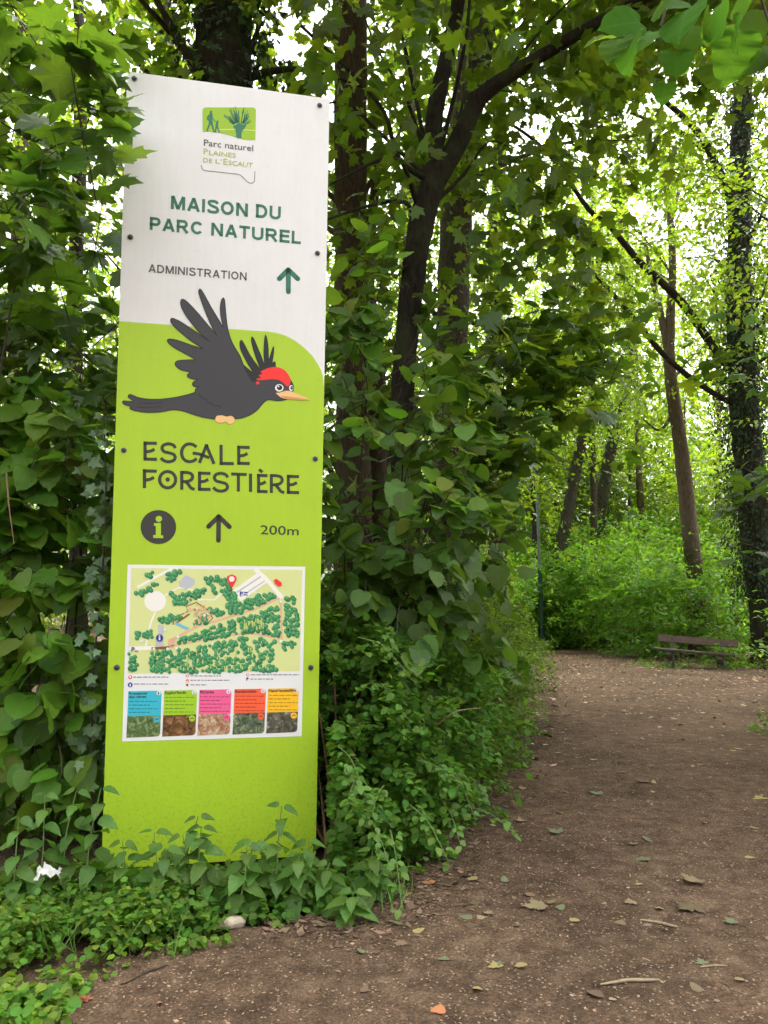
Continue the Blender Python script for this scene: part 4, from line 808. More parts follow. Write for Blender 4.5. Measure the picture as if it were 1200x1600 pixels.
# unseen bushes added outside the right edge to shut off light from there
for x, y, h, lab in ((5.7, 4.2, 3.2, 'unseen tall bush added to block light outside the right edge, nearest the viewer'), (6.2, 7.0, 3.6, 'unseen tall bush added to block light outside the right edge, half way to the bend'), (7.6, 9.6, 3.8, 'unseen tall bush added to block light outside the right edge before the bend')):
    t = thing('shade_bush', lab, 'shrub', (x, y, 0)); C, d = ellipsoid((x, y, h * .5), (1.0, 1.5, h * .52), 260, .2); C = C[C[:, 2] > .1]; D = d[:len(C)].copy(); D[:, 2] = .1
    part('foliage', leaves_mesh('foliage', TINY, thin_out(sprays(C, D, .7, 22, .12)), M['hedge']), t, kind='stuff')
    twigs('stems', [([np.array([x, y, -.03]), (np.array([x, y, 0]) + q) / 2, q], .02, .006) for q in C[:10]], M['twig'], t)

# the far wood that reads as one mass, with sky between its tops
n = 4500; C = np.column_stack([rng.uniform(-34, 44, n), rng.uniform(38, 62, n), rng.uniform(0.5, 27, n)])
C = C[gapmask(C, .85)]
keep = rng.random(len(C)) < np.clip(1.3 - C[:, 2] / 22, .18, 1); C = C[keep]
D = rng.normal(0, 1, C.shape); D[:, 2] *= .3
solo('far_wood', leaves_mesh('far_wood', TINY, sprays(C, D, 2.6, 26, .46, flat=.16), M['bright']), 'far green wood behind the clearing, its tops broken by white sky', 'wood', kind='stuff')

# ------------------------------------------------------------------ undergrowth beyond the bend of the path
def bush(name, label, c, r, S, n, leaf, mat, R=.5, group=None, key='bush', tms=None, lo=TINY, nobj=0, stems=9, stem_mat=None, shell=.45, up=.25, cat_='shrub', **kw):
    c = np.asarray(c, float); t = thing(name, label, cat_, (c[0], c[1], 0), group)
    C, d = ellipsoid((c[0], c[1], c[2]), r, S, shell); C = C[C[:, 2] > .04]
    D = C - np.array([c[0], c[1], c[2] - r[2] * .6]); D = norm(D); D[:, 2] = D[:, 2] * .5 + up; D += rng.normal(0, .3, C.shape)
    fr = sprays(C, D, R * rng.uniform(.6, 1.3, len(C)), n, leaf, **kw); ok = fr[0][:, 2] > .015; fr = tuple(a[ok] for a in fr)
    emit(t, key, tms or OVAL, fr, mat, nobj, lo=lo)
    idx = rng.choice(len(C), min(stems, len(C)), replace=False)
    twigs('stems', [([np.array([c[0] + rng.normal(0, r[0] * .15), c[1] + rng.normal(0, r[1] * .15), -.03]), (C[i] * .55 + c * .45) * np.array([1, 1, .55]), C[i]], .011 + .004 * r[2], .004) for i in idx], stem_mat or M['twig'], t)
    return t
UB = [(745, 21, 1.8, 2.2, 'leafy thicket at the far bend just left of the lamp post'), (815, 25.5, 2.0, 2.6, 'pale green bush directly behind the foot of the lamp post'), (885, 25, 1.9, 2.2, 'bright bush to the right of the lamp post foot'), (945, 24, 2.1, 2.9, 'tall bright bush in the middle of the far thicket'), (1005, 21.5, 1.8, 2.6, 'dense bush rising behind the left end of the bench'),
      (1065, 19.6, 1.6, 1.9, 'shaded bush at the foot of the slender trunk'), (1120, 19.2, 1.7, 2.5, 'bright bush behind the right end of the bench'), (1195, 15.9, .9, 1.1, 'bush at the foot of the ivy trunk on the right edge'), (1010, 27, 2.4, 3.6, 'tall light bush behind the thicket left of the slender trunk'), (1110, 27, 2.5, 3.5, 'tall light bush right of the slender trunk'), (900, 29, 2.6, 3.4, 'tall bush between the two far leaning trunks'), (800, 28, 2.6, 3.6, 'tall bush far behind the lamp post on the left'), (700, 24, 2.6, 3.0, 'dim bush far behind the hedge')]
for px, Y, rx, h, lab in UB:
    h *= 1.25 if Y > 18 else 1
    p = at(px, 950, Y); bush('thicket_bush', lab, (p[0], Y, h * .48), (rx, 1.3, h * .58), int(115 * rx * h / 4.2), 40, .13, M['under'], R=.95, group='thicket bushes beyond the path', stems=10, flat=.045, tilt=.3, sv=.45, shell=.2)
gc = []
n = 900; px = rng.uniform(700, 1260, n); Y = rng.uniform(17.6, 25, n); C = np.column_stack([(px - 600) / 1163 * Y, Y, rng.uniform(.03, .35, n)])
ok = ~inside(C[:, 0], C[:, 1], EDGE) & ((C[:, 1] > 18.4) | (px < 1000)); C = C[ok]
D = rng.normal(0, 1, C.shape); D[:, 2] = .35
solo('ground_plants', leaves_mesh('ground_plants', TINY, sprays(C, D, .35, 18, .075, flat=.15), M['under']), 'low leafy plants carpeting the far edge of the path', 'ground plants', kind='stuff')
C = np.array([[rng.uniform(5.6, 8.8), rng.uniform(15.9, 17.6), .04] for _ in range(120)]); D = rng.normal(0, 1, C.shape); D[:, 2] = .5
solo('bench_weeds', leaves_mesh('bench_weeds', TINY, sprays(C, D, .16, 10, .06, flat=.15), M['cover']), 'yellow-green weeds growing under and around the bench', 'weeds', kind='stuff')

# ------------------------------------------------------------------ bench
M['plank'] = None
def wood(name, c0, c1, ang=0.0):
    m, n, l, b = newmat(name); tc = n.new('ShaderNodeTexCoord'); mp = n.new('ShaderNodeMapping'); mp.inputs['Scale'].default_value = (1.2, 14, 14); l.new(tc.outputs['Object'], mp.inputs[0])
    a = noise(n, l, 4, 6, .65, mp.outputs[0], .4); l.new(ramp(n, l, a, [(.3, c0), (.7, c1)]), b.inputs['Base Color']); b.inputs['Roughness'].default_value = .75; b.inputs['Specular IOR Level'].default_value = .25; bump(n, l, b, a, .5, .01); return m
wred = wood('red_brown_plank', (.10, .065, .056), (.20, .138, .118)); wdark = wood('weathered_dark_plank', (.05, .042, .033), (.13, .11, .085)); conc = plain('mossy_concrete', (.13, .125, .095), .95, .1, .5, 14, bmp=.5)
bp = at(1082, 950, 16.4); bench = thing('park_bench', 'low wooden park bench with a reddish plank backrest at the bend of the path', 'bench', (bp[0], 16.4, 0.0))
bench.scale = (.88, .9, .95); bench.rotation_euler = (0, math.radians(3.6), math.radians(-30))
def bpart(name, c, s, mat, rx=0.0, bev=.012):
    bm = bmesh.new(); box(bm, (0, 0, 0), s); o = bpy.data.objects.new(name, bm_mesh(name, bm, mat, bev)); link(o, bench); o.location = c; o.rotation_euler = (rx, 0, 0); return o
bpart('backrest', (0, .17, .61), (1.86, .05, .17), wred, -.2)
for yy in (-.30, -.165, -.03): bpart('seat_plank', (-.02, yy, .375), (1.9, .122, .045), wdark)
for xx in (-.58, .58):
    bm = bmesh.new(); vs = [(-.34, 0), (.16, 0), (.12, .12), (.10, .352), (-.36, .352), (-.37, .29), (-.2, .16)]
    a = [bm.verts.new((-.07, y, z)) for y, z in vs]; b = [bm.verts.new((.07, y, z)) for y, z in vs]; bm.faces.new(a[::-1]); bm.faces.new(b)
    for i in range(len(vs)): bm.faces.new([a[i], a[(i + 1) % len(vs)], b[(i + 1) % len(vs)], b[i]])
    bmesh.ops.recalc_face_normals(bm, faces=bm.faces[:]); o = bpy.data.objects.new('support', bm_mesh('support', bm, conc, .012)); link(o, bench); o.location = (xx, 0, -.02)
    bpart('back_post', (xx, .145, .47), (.09, .07, .40), conc, -.2)
    for zz in (.585, .635):
        bm = bmesh.new(); bmesh.ops.create_uvsphere(bm, u_segments=8, v_segments=6, radius=.014); o = bpy.data.objects.new('bolt', bm_mesh('bolt', bm, M['steel'])); link(o, bench); o.location = (xx, .14 + (zz - .61) * .2, zz)

# ------------------------------------------------------------------ lamp post
lp = at(846.5, 950, 23.5); lamp = thing('lamp_post', 'thin dark green lamp post at the far bend of the path', 'lamp post', (lp[0], lp[1], 0))
lg = plain('dark_green_paint', (.012, .055, .045), .4, .4, .15, 30); lgrey = plain('weathered_grey_green', (.10, .13, .11), .5, .4, .2, 30)
b0 = np.array([lp[0], lp[1], 0]); u = lambda z: b0 + np.array([-.012 * z, 0, z])
tube('base_tube', [u(-.1), u(1.2), u(2.55)], [.066, .064, .062], lg, lamp, 16); tube('upper_tube', [u(2.56), u(4.2), u(5.6)], [.046, .044, .042], lgrey, lamp, 14)
tube('collar', [u(2.50), u(2.55), u(2.60)], [.070, .072, .05], lgrey, lamp, 16); tube('door_band', [u(.6), u(.605), u(.99), u(1.0)], [.066, .068, .068, .066], lg, lamp, 16, k=1)
tube('lamp_head', [u(5.6), u(5.65), u(5.9), u(6.0)], [.05, .16, .19, .03], lgrey, lamp, 16, k=1)

# ------------------------------------------------------------------ hedge bushes along the left side of the path
HB = [('snowberry_bush', 'low snowberry filling the corner between sign and path', (520, 4.12, .26), (.36, .28, .36), 170, 30, .042, 'snow', .26, 120),
      ('snowberry_bush', 'snowberry sprays tucked in behind the lower right edge of the sign', (520, 4.55, .58), (.50, .30, .72), 240, 30, .044, 'snow', .30, 150),
      ('snowberry_bush', 'bright small-leaved snowberry bush beside the right foot of the sign', (540, 4.3, .50), (.48, .45, .62), 240, 30, .044, 'snow', .34, 300),
      ('snowberry_bush', 'snowberry bush spilling its sprays onto the edge of the path', (598, 5.0, .50), (.70, .65, .66), 360, 30, .044, 'snow', .36, 300),
      ('privet_bush', 'dark fine-leaved bush where the hedge bulges towards the path', (650, 6.7, .62), (.98, .9, .85), 520, 46, .036, 'hedge', .34, 0),
      ('privet_bush', 'yellow-green edged bush at the far corner of the hedge', (672, 9.0, .68), (1.2, 1.2, .95), 560, 44, .042, 'hedge', .4, 0),
      ('privet_bush', 'shaded bush behind the hedge, under the dark maple', (600, 8.4, .8), (1.2, 1.0, 1.0), 330, 34, .046, 'hedge', .4, 0),
      ('privet_bush', 'low dim bush between the hedge and the straight trunk', (560, 6.4, .7), (1.0, .8, 1.0), 260, 30, .055, 'hedge', .4, 0),
      ('privet_bush', 'last low bush of the hedge before the bend', (705, 12.5, .55), (1.4, 1.6, .9), 330, 30, .06, 'hedge', .45, 0)]
for nm, lab, (px, Y, z), r, S, n, leaf, mt, R, no in HB:
    p = at(px, 950, Y); bush(nm, lab, (p[0], Y, z), r, S, n, leaf, M[mt], R=R, key=nm[:4], tms=OVAL, lo=ROUND4 if leaf < .045 and Y < 6 else TINY, nobj=no, stems=12, stem_mat=M['stem_red'], droop=.35, flat=.07, lat=.2 if mt == 'snow' else .4, up=.1)
def shoots(base_pts, n, leaf, L, mat, name, lab, tip=True):
    t = thing(name, lab, 'shrub', (*base_pts.mean(0)[:2], 0)); frs = []; segs = []
    for b in base_pts:
        d = norm(np.array([rng.normal(.35, .5), rng.normal(-.75, .35), rng.normal(.05, .18)])); l_ = L * rng.uniform(.6, 1.3)
        frs.append(sprays(b[None], d[None], l_, n, leaf, flat=.03, droop=.4, lat=.10, tilt=.3)); segs.append(([b, b + d * l_ * .5 + np.array([0, 0, -.08 * l_]), b + d * l_ + np.array([0, 0, -.4 * l_])], .003, .0012))
    emit(t, name, OVAL, cat(*frs), mat, 200, lo=ROUND4); twigs('stems', segs, M['stem_green'], t)
pts = np.array([at(a, b, y) for a, b, y in [(560, 1090, 3.9), (600, 1150, 3.95), (640, 1120, 4.2), (690, 1140, 4.5), (730, 1150, 4.7), (650, 1200, 4.0), (700, 1210, 4.3), (740, 1230, 4.45), (600, 1240, 3.75), (560, 1230, 3.65), (640, 1270, 3.75), (690, 1265, 4.0), (720, 1270, 4.15), (575, 1290, 3.55), (610, 1310, 3.5), (560, 1010, 4.0), (620, 1030, 4.2), (600, 1000, 4.2), (530, 1180, 3.75), (660, 1080, 4.6)]])
pts[:, 1] -= .05; pts[:, 2] += .05
shoots(pts, 20, .036, .30, M['yoff'], 'snowberry_shoots', 'fresh pale green snowberry shoots standing proud of the bush')

# ------------------------------------------------------------------ broad-leaved shrubs by the sign
def leafy(name, label, pts, nleaf, leaf, key, tms, mats, nobj, base, R=.45, mat=None, lo=None, stem=M['twig'], cat_='shrub', spread=.10, root=None, nst=7, allow=None, add=(), twiglet=True, clear=True, **kw):
    """a shrub given by points its twigs reach (px, py, Y); each carries a spray of big leaves"""
    C = np.array([at(a, b, y) for a, b, y in pts]); C = C + rng.normal(0, spread, C.shape) * np.array([1, .8, 1])
    b3 = np.array([at(base[0], 950, base[1])[0], base[1], -.03]); b3 = b3 if root is None else np.array(root, float); t = thing(name, label, cat_, (b3[0], b3[1], 0))
    D = norm(C - b3 - np.array([0, 0, 1.0])); D[:, 2] *= .25; D += rng.normal(0, .35, D.shape); D += np.array([0, -.35, 0])
    fr = sprays(C, D, R * rng.uniform(.7, 1.3, len(C)), nleaf, leaf, **kw)
    if add:                               # single leaves: base pixel, distance, length in px, tip direction in the picture plane
        Pa = np.array([at(q[0], q[1], q[2]) for q in add]); Ta = np.array([[q[4], -.25, q[5]] for q in add]); Na = np.array([[.1, -.62, .30]] * len(add)) + rng.normal(0, .25, (len(add), 3)); Ta, Na = ortho(Ta, Na)
        fr = cat(fr, (Pa, Ta, Na, np.array([q[3] * q[2] / F for q in add])))
    ok = fr[0][:, 2] > .03; fr = tuple(a[ok] for a in fr); emit(t, key, tms, fr, mats[0], nobj, mats=mats, lo=lo, allow=allow, clear=clear)
    segs = [([b3 + rng.normal(0, .05, 3) * np.array([1, 1, 0]), b3 * .62 + c * .38 + np.array([rng.normal(0, .12), rng.normal(0, .12), .12 * c[2]]), c * .8 + b3 * .2 + np.array([rng.normal(0, .08), 0, .1 * c[2]]), c], .011, .003) for c in C[rng.choice(len(C), min(nst, len(C)), replace=False)]]
    if twiglet: segs += [([c - d * .15, c + d * .3, c + d * R + np.array([0, 0, -.1])], .004, .0015) for c, d in zip(C, norm(D))]
    twigs('stems', segs, stem, t); return t
g = lambda xs, ys, Y0, Y1, n: [(rng.uniform(*xs), rng.uniform(*ys), rng.uniform(Y0, Y1)) for _ in range(n)]
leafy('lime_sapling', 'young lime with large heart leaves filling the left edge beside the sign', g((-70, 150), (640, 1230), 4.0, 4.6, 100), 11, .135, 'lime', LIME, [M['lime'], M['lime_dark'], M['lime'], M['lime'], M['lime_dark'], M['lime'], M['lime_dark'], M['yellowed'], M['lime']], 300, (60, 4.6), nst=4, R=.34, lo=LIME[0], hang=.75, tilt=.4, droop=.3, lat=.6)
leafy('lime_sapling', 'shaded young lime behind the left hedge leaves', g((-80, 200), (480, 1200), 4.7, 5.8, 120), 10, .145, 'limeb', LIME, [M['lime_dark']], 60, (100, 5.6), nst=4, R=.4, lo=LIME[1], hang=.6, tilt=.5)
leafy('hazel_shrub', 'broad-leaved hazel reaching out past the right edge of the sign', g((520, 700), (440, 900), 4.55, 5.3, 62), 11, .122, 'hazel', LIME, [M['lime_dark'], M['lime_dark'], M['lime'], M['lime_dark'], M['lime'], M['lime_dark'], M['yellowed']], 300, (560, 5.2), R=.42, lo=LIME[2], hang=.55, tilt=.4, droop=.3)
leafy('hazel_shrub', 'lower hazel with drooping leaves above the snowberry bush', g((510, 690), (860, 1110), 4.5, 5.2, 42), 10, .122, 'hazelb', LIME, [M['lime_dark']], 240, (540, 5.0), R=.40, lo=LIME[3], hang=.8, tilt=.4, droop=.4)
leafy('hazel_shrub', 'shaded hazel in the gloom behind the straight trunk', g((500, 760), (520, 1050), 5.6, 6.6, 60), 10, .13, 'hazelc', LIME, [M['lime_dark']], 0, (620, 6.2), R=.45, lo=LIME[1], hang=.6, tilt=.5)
leafy('maple_sapling', 'dark maple sprays layered between the hazel and the lamp post', g((700, 1000), (500, 720), 6.2, 7.6, 60) + g((690, 815), (690, 850), 6.0, 7.2, 30), 10, .16, 'maplem', MAPLE, [M['maple'], M['maple_far']], 300, (700, 7.0), R=.6, nst=2, lo=MAPLO[0], hang=.45, tilt=.35, flat=.06, droop=.25)
leafy('maple_sapling', 'young maple with big lobed leaves overlapping the upper left edge of the sign', g((-40, 150), (20, 420), 3.3, 4.2, 40) + [(130, 180, 3.25), (135, 120, 3.3), (120, 240, 3.3), (140, 300, 3.35), (100, 90, 3.3)], 6, .165, 'maplel', MAPLE, [M['maple'], M['lime_dark'], M['maple']], 270, (-70, 3.7), R=.36, nst=2, add=[(164, 120, 3.28, 52, .9, -.5), (179, 165, 3.25, 60, .95, -.35), (182, 190, 3.22, 66, .5, -.85), (164, 225, 3.3, 62, .35, -.95), (174, 285, 3.3, 56, 1, -.05), (154, 150, 3.35, 60, .8, -.6), (144, 260, 3.4, 55, .9, -.3), (134, 200, 3.4, 64, .6, -.8), (179, 75, 3.4, 50, .9, -.1), (189, 30, 3.4, 58, .9, -.2), (204, 95, 3.4, 44, .9, -.1)], allow=lambda x, y: (x < 218) & (y < 320) & (y > 95), lo=MAPLO[0], hang=.45, tilt=.35, flat=.06)
leafy('maple_sapling', 'shaded maple leaves behind the left edge, above the lime leaves', g((-60, 190), (380, 680), 4.3, 5.6, 46), 8, .16, 'maplell', MAPLE, [M['maple']], 160, (120, 5.2), nst=3, R=.45, lo=MAPLO[0], hang=.5, tilt=.4)
leafy('maple_sapling', 'maple leaves reaching in from the right edge over the ivy trunk', g((1130, 1230), (480, 620), 6.2, 7.2, 13) + g((1160, 1240), (690, 900), 6.4, 7.2, 12), 8, .15, 'mapler', MAPLE, [M['maple'], M['lime_dark']], 150, (1330, 6.8), R=.45, lo=MAPLO[0], hang=.5, tilt=.35)
# near leaves hanging into the top right corner
leafy('lime_branch', 'close blurred lime leaves hanging into the upper right corner', [(1120, 0, 1.62), (1170, 10, 1.6), (1210, 40, 1.6), (1060, 10, 1.68)], 3, .095, 'limetr', LIME, [M['near']], 60, (1750, 1.9), root=at(1330, -160, 1.9), R=.14, nst=4, twiglet=False, clear=False, add=[(1000, 35, 1.7, 78, -.95, -.25), (1020, 50, 1.7, 66, -.6, -.6), (1055, 80, 1.65, 61, -.1, -1), (1085, 40, 1.65, 66, -.5, -.8), (1130, 55, 1.6, 56, .1, -1), (1110, 100, 1.6, 51, 0, -1), (1165, 20, 1.6, 66, .2, -.9), (1190, 70, 1.6, 48, .3, -.9), (1080, 10, 1.6, 56, -.8, -.2), (1160, -10, 1.6, 61, -.3, -.9), (955, 60, 1.75, 47, -.9, -.1), (1040, 130, 1.66, 43, -.3, -.9)], lo=LIME[0], hang=1.3, tilt=.5, spread=.03, cat_='branch')

# ivy climbing behind the left edge of the sign
iv = thing('ivy_vine', 'pale veined ivy climbing along the left edge of the sign', 'ivy', (SO[0] - .05, SO[1] + .1, 0)); n = 130
vv = rng.uniform(.35, 2.4, n); uu = rng.normal(-.07, .045, n); hh = rng.uniform(-.16, -.02, n)
C = np.array([s3([(a, b)], h)[0] for a, b, h in zip(uu, vv, hh)]); T = rng.normal(0, .5, (n, 3)) + np.array([-.3, -.1, -.5]); N = -np.array([-.2, 1, -.35]) + rng.normal(0, .3, (n, 3)); T, N = ortho(T, N)
emit(iv, 'ivyv', IVY, (C, T, N, .062 * rng.uniform(.6, 1.2, n)), M['ivy_pale'], 130); twigs('stems', [([s3([(-.05, .0)], -.1)[0], s3([(-.09, .8)], -.1)[0], s3([(-.05, 1.7)], -.1)[0], s3([(-.08, 2.4)], -.1)[0]], .008, .003)], M['twig'], iv)

# ------------------------------------------------------------------ nettles and ground cover at the foot of the sign
def nettle(px, py, h, lab, lean=(0, 0), leaf=.10, Yo=None, pairs=6):
    b = gnd(px, py) if Yo is None else np.array([at(px, 950, Yo)[0], Yo, 0]); t = thing('nettle', lab, 'nettle', (b[0], b[1], 0), 'nettles at the foot of the sign')
    top = b + np.array([lean[0], lean[1], h]); mid = (b + top) / 2 + rng.normal(0, .015, 3); tube('stem', [b, mid, top], [.0045, .0035, .002], M['stem_green'], t, 6)
    P, T, N, s = [], [], [], []
    for k in range(pairs):
        f = .22 + .78 * k / (pairs - 1); q = b * (1 - f) + top * f; a0 = k * 1.57 + rng.uniform(-.3, .3)
        for sd in (0, math.pi):
            a = a0 + sd; o = np.array([math.cos(a), math.sin(a), rng.uniform(-.55, .05) + .25 * (f - .5)]); P.append(q + o * .012); T.append(o); N.append(np.array([-o[0] * .2, -o[1] * .2 - .35, 1]) + rng.normal(0, .15, 3)); s.append(leaf * (1.15 - .55 * f ** 2) * rng.uniform(.85, 1.15))
    T, N = ortho(np.array(T), np.array(N)); emit(t, 'net', NET, (np.array(P), T, N, np.array(s)), M['nettle'], 40, front=False)
for a in ((205, 1420, .28, 'nettle at the left corner of the sign, drooping long leaves', (-.05, 0)), (245, 1440, .30, 'short nettle in front of the sign, second from its left corner', (.03, -.02)), (285, 1425, .40, 'tall nettle before the left half of the green board', (.06, -.02)), (325, 1430, .36, 'nettle before the middle of the green board', (-.04, 0)), (305, 1428, .33, 'leafy nettle just left of the board middle', (-.06, -.02)), (265, 1430, .34, 'leaning nettle left of the tall one before the board', (-.08, 0)), (450, 1428, .26, 'low nettle between the tallest one and the right corner', (.05, -.02)), (365, 1435, .30, 'small nettle before the middle of the board, beside the stone', (.05, 0)),
          (400, 1425, .28, 'nettle right of the board middle', (-.02, 0)), (430, 1420, .43, 'tallest nettle, before the right third of the green board', (.02, 0)), (470, 1420, .28, 'nettle at the right corner of the sign', (.03, 0)), (505, 1420, .20, 'small nettle right of the sign foot', (.03, -.03)), (575, 1415, .24, 'bright nettle on the path edge below the snowberry', (.02, -.03)), (535, 1440, .14, 'tiny nettle leaning over the bare soil', (.05, -.06)),
          (60, 1420, .48, 'nettle in the left ground cover, nearest the frame edge', (0, 0)), (100, 1410, .48, 'broad nettle left of the sign', (.03, 0)), (135, 1415, .5, 'nettle between the lime leaves and the sign', (.04, 0)), (20, 1430, .4, 'nettle at the left frame edge', (0, 0))):
    nettle(a[0], a[1], a[2], a[3], a[4], leaf=.108, pairs=7)
def cover(name, lab, poly, n, leaf, zmax, mat, k=12, R=.12, tm=ROUND4, hump=None):
    w = np.array([gnd(*p)[:2] for p in poly]); x = rng.uniform(w[:, 0].min(), w[:, 0].max(), n * 3); y = rng.uniform(w[:, 1].min(), w[:, 1].max(), n * 3); ok = inside(x, y, w); x, y = x[ok][:n], y[ok][:n]
    cl = vnoise(x, y, 7, 21); ok = cl > -.33; x, y, cl = x[ok], y[ok], cl[ok]; z = .015 + zmax * rng.random(len(x)) ** 1.3 * np.clip(.65 + cl, .25, 1.4); C = np.column_stack([x, y, z]); D = rng.normal(0, 1, C.shape); D[:, 2] = .3; D[:, 1] -= .3
    fr = sprays(C, D, R, k, leaf, flat=.12, droop=.3, lat=.35, tilt=.4); ok = fr[0][:, 2] > .006; fr = tuple(a[ok] for a in fr)
    fr = thin_out(fr, zmax > .2)
    return solo(name, leaves_mesh(name, tm, fr, mat), lab, 'ground cover', kind='stuff')
cover('ground_cover', 'small-leaved green ground cover in the lower left corner', [(-60, 1400), (170, 1390), (300, 1420), (300, 1440), (220, 1480), (130, 1515), (60, 1520), (-60, 1505)], 620, .030, .15, M['cover'], 14, .12)
cover('ground_cover', 'fresh yellow-green sprigs topping the lower left ground cover', [(-60, 1420), (150, 1400), (290, 1425), (220, 1475), (130, 1508), (-60, 1500)], 120, .026, .20, M['yoff'], 14, .10)
cover('ground_cover', 'low leaves along the foot of the sign among the nettles', [(170, 1395), (640, 1375), (620, 1395), (520, 1425), (380, 1440), (240, 1465), (170, 1440)], 260, .036, .10, M['snow'], 12, .14)
cover('ground_cover', 'patch of yellowing ground cover at the bottom left edge', [(-60, 1555), (90, 1560), (110, 1590), (60, 1640), (-60, 1640)], 80, .036, .05, M['cover'], 12, .10)
cover('ground_cover', 'shaded leaves under the hedge beside the sign', [(500, 1370), (640, 1360), (760, 1250), (840, 1150), (800, 1130), (500, 1240)], 420, .046, .14, M['hedge'], 12, .16, TINY)
cover('ground_cover', 'dim leaves under the lime hedge at left', [(-80, 1180), (500, 1180), (500, 1320), (-80, 1330)], 500, .06, .5, M['hedge'], 12, .2, TINY)
C = np.array([[rng.uniform(3.9, 4.6), rng.uniform(6.6, 8.2), .03] for _ in range(30)]); D = rng.normal(0, 1, C.shape); D[:, 2] = .6
solo('verge_plants', leaves_mesh('verge_plants', ROUND4, sprays(C, D, .2, 12, .05, flat=.1), M['cover']), 'small green verge plants at the right edge of the path', 'verge plants', kind='stuff')

BLADE = blade([(0, .012, 0), (.35, .018, .35), (.7, .012, .7), (1, 0, 1)], .3, -.45)
gp = [(rng.uniform(-20, 330), rng.uniform(1425, 1500)) for _ in range(22)] + [(rng.uniform(330, 660), rng.uniform(1395, 1435)) for _ in range(18)]
W = np.repeat(np.array([gnd(*q) for q in gp]), 3, 0) + rng.normal(0, .02, (120, 3)) * np.array([1, 1, 0]); T = rng.normal(0, .45, (120, 3)); T[:, 2] = 1; N = rng.normal(0, .3, (120, 3)) + np.array([0, -1, .3]); T, N = ortho(T, N)
solo('grass', leaves_mesh('grass', BLADE, (W, T, N, rng.uniform(.06, .17, 120)), M['nettle']), 'thin grass blades poking through the verge at the foot of the sign', 'grass', kind='stuff')
cover('ground_cover', 'loose sprigs straggling onto the bare soil below the sign', [(60, 1520), (240, 1475), (400, 1448), (540, 1425), (640, 1385), (650, 1398), (540, 1445), (400, 1470), (250, 1505), (120, 1550)], 34, .030, .03, M['cover'], 8, .08)

# ------------------------------------------------------------------ things lying on the path
def gz(p): return float(ground_z(np.array([p[0]]), np.array([p[1]]))[0])
_fl = {}
def fallen(px, py, size, mat, tm, lab, rot=None, group=None, lift=.004, name='fallen_leaf', cat_='leaf'):
    p = gnd(px, py); k = (id(tm), mat.name)
    if k not in _fl: _fl[k] = np_mesh('fallen_leaf', tm[0] * np.array([1, 1, -1.0]), tm[1], mat, tm[2], smooth=True)
    o = bpy.data.objects.new(name, _fl[k]); link(o); o.location = (p[0], p[1], gz(p) + lift + size * .012); o.scale = (size * .52, size * .52, size * .45)
    o.rotation_euler = (rng.normal(0, .06), rng.normal(0, .06), rng.uniform(0, 6.28) if rot is None else rot); return tag(o, lab, cat_, group)
for a in ((678, 1387, .115, 'fall_orange', MAPLE[0], 'bright orange maple leaf below the hedge'), (634, 1405, .06, 'fall_orange', OVAL[0], 'small orange leaf just left of the orange maple leaf'), (747, 1552, .085, 'fall_yellow', OVAL[1], 'yellow oval leaf near the bottom middle of the path'), (1030, 1421, .10, 'fall_yellow', OVAL[0], 'pale yellow leaf with its stalk on the right half of the path'),
          (1090, 1380, .20, 'fall', MAPLE[2], 'large curled tan leaf on the right of the path'), (1085, 1418, .22, 'fall', MAPLE[1], 'large flat brown maple leaf below the curled one'), (850, 1422, .20, 'fall', MAPLE[0], 'torn tan maple leaf in the middle of the path'), (940, 1246, .17, 'fall_green', MAPLE[0], 'grey-green maple leaf half way along the path'), (876, 1308, .16, 'fall_green', MAPLE[2], 'dark green fallen leaf in the middle of the path'),
          (732, 1322, .14, 'fall', OVAL[0], 'long tan leaf on the path by the hedge'), (706, 1350, .12, 'fall', LIME[1], 'folded pale leaf above the orange leaf'), (735, 1378, .10, 'fall_yellow', LIME[3], 'crumpled yellowish leaf right of the orange leaf'), (628, 1450, .10, 'fall_green', NET[0], 'small greenish leaf in the foreground left of centre'), (682, 1592, .10, 'fall_orange', LIME[0], 'rusty leaf at the bottom edge of the path'), (1000, 1345, .14, 'fall_green', MAPLE[1], 'pale green leaf on the right half of the path'),
          (815, 1290, .13, 'fall', MAPLE[2], 'twisted tan leaf by the hedge foot'), (1012, 1226, .15, 'fall', MAPLE[0], 'pale leaf far along the path, nearest the grey-green one'), (1192, 1252, .18, 'fall_yellow', MAPLE[1], 'yellowish leaf at the right edge of the path'), (250, 1568, .05, 'fall_orange', OVAL[1], 'tiny orange leaf near the bottom left corner'), (240, 1455, .09, 'fall_yellow', LIME[2], 'yellow leaf lying on the left ground cover'), (120, 1567, .10, 'fall_orange', MAPLE[0], 'orange leaf beside the bottom left ground cover')):
    fallen(a[0], a[1], a[2], M[a[3]], a[4], a[5])
seen_lab = {}
for i in range(150):
    py = 1030 + 540 * rng.random() ** 1.5; px = rng.uniform(560, 1230); p = gnd(px, py); size = rng.uniform(.05, .11); k = i % 9
    if not inside(np.array([p[0] - .1]), np.array([p[1]]), EDGE)[0]: continue
    col, cw = (('fall', 'tan'), ('fall', 'tan'), ('fall_green', 'grey-green'), ('fall', 'tan'), ('fall_yellow', 'yellowish'))[i % 5]
    lab = '%s %s %s leaf on the %s %s of the path' % ('tiny' if size < .07 else 'small' if size < .09 else 'broad', cw, 'lobed' if k < 3 else 'narrow' if k < 5 else 'heart-shaped', 'far' if py < 1150 else 'middle' if py < 1330 else 'near', 'left' if px < 840 else 'centre' if px < 1020 else 'right side')
    if seen_lab.get(lab, 0) >= 1: continue
    seen_lab[lab] = 1
    fallen(px, py, size, M[col], (MAPLE + OVAL + LIME)[k], lab, group='dry leaves scattered on the path')
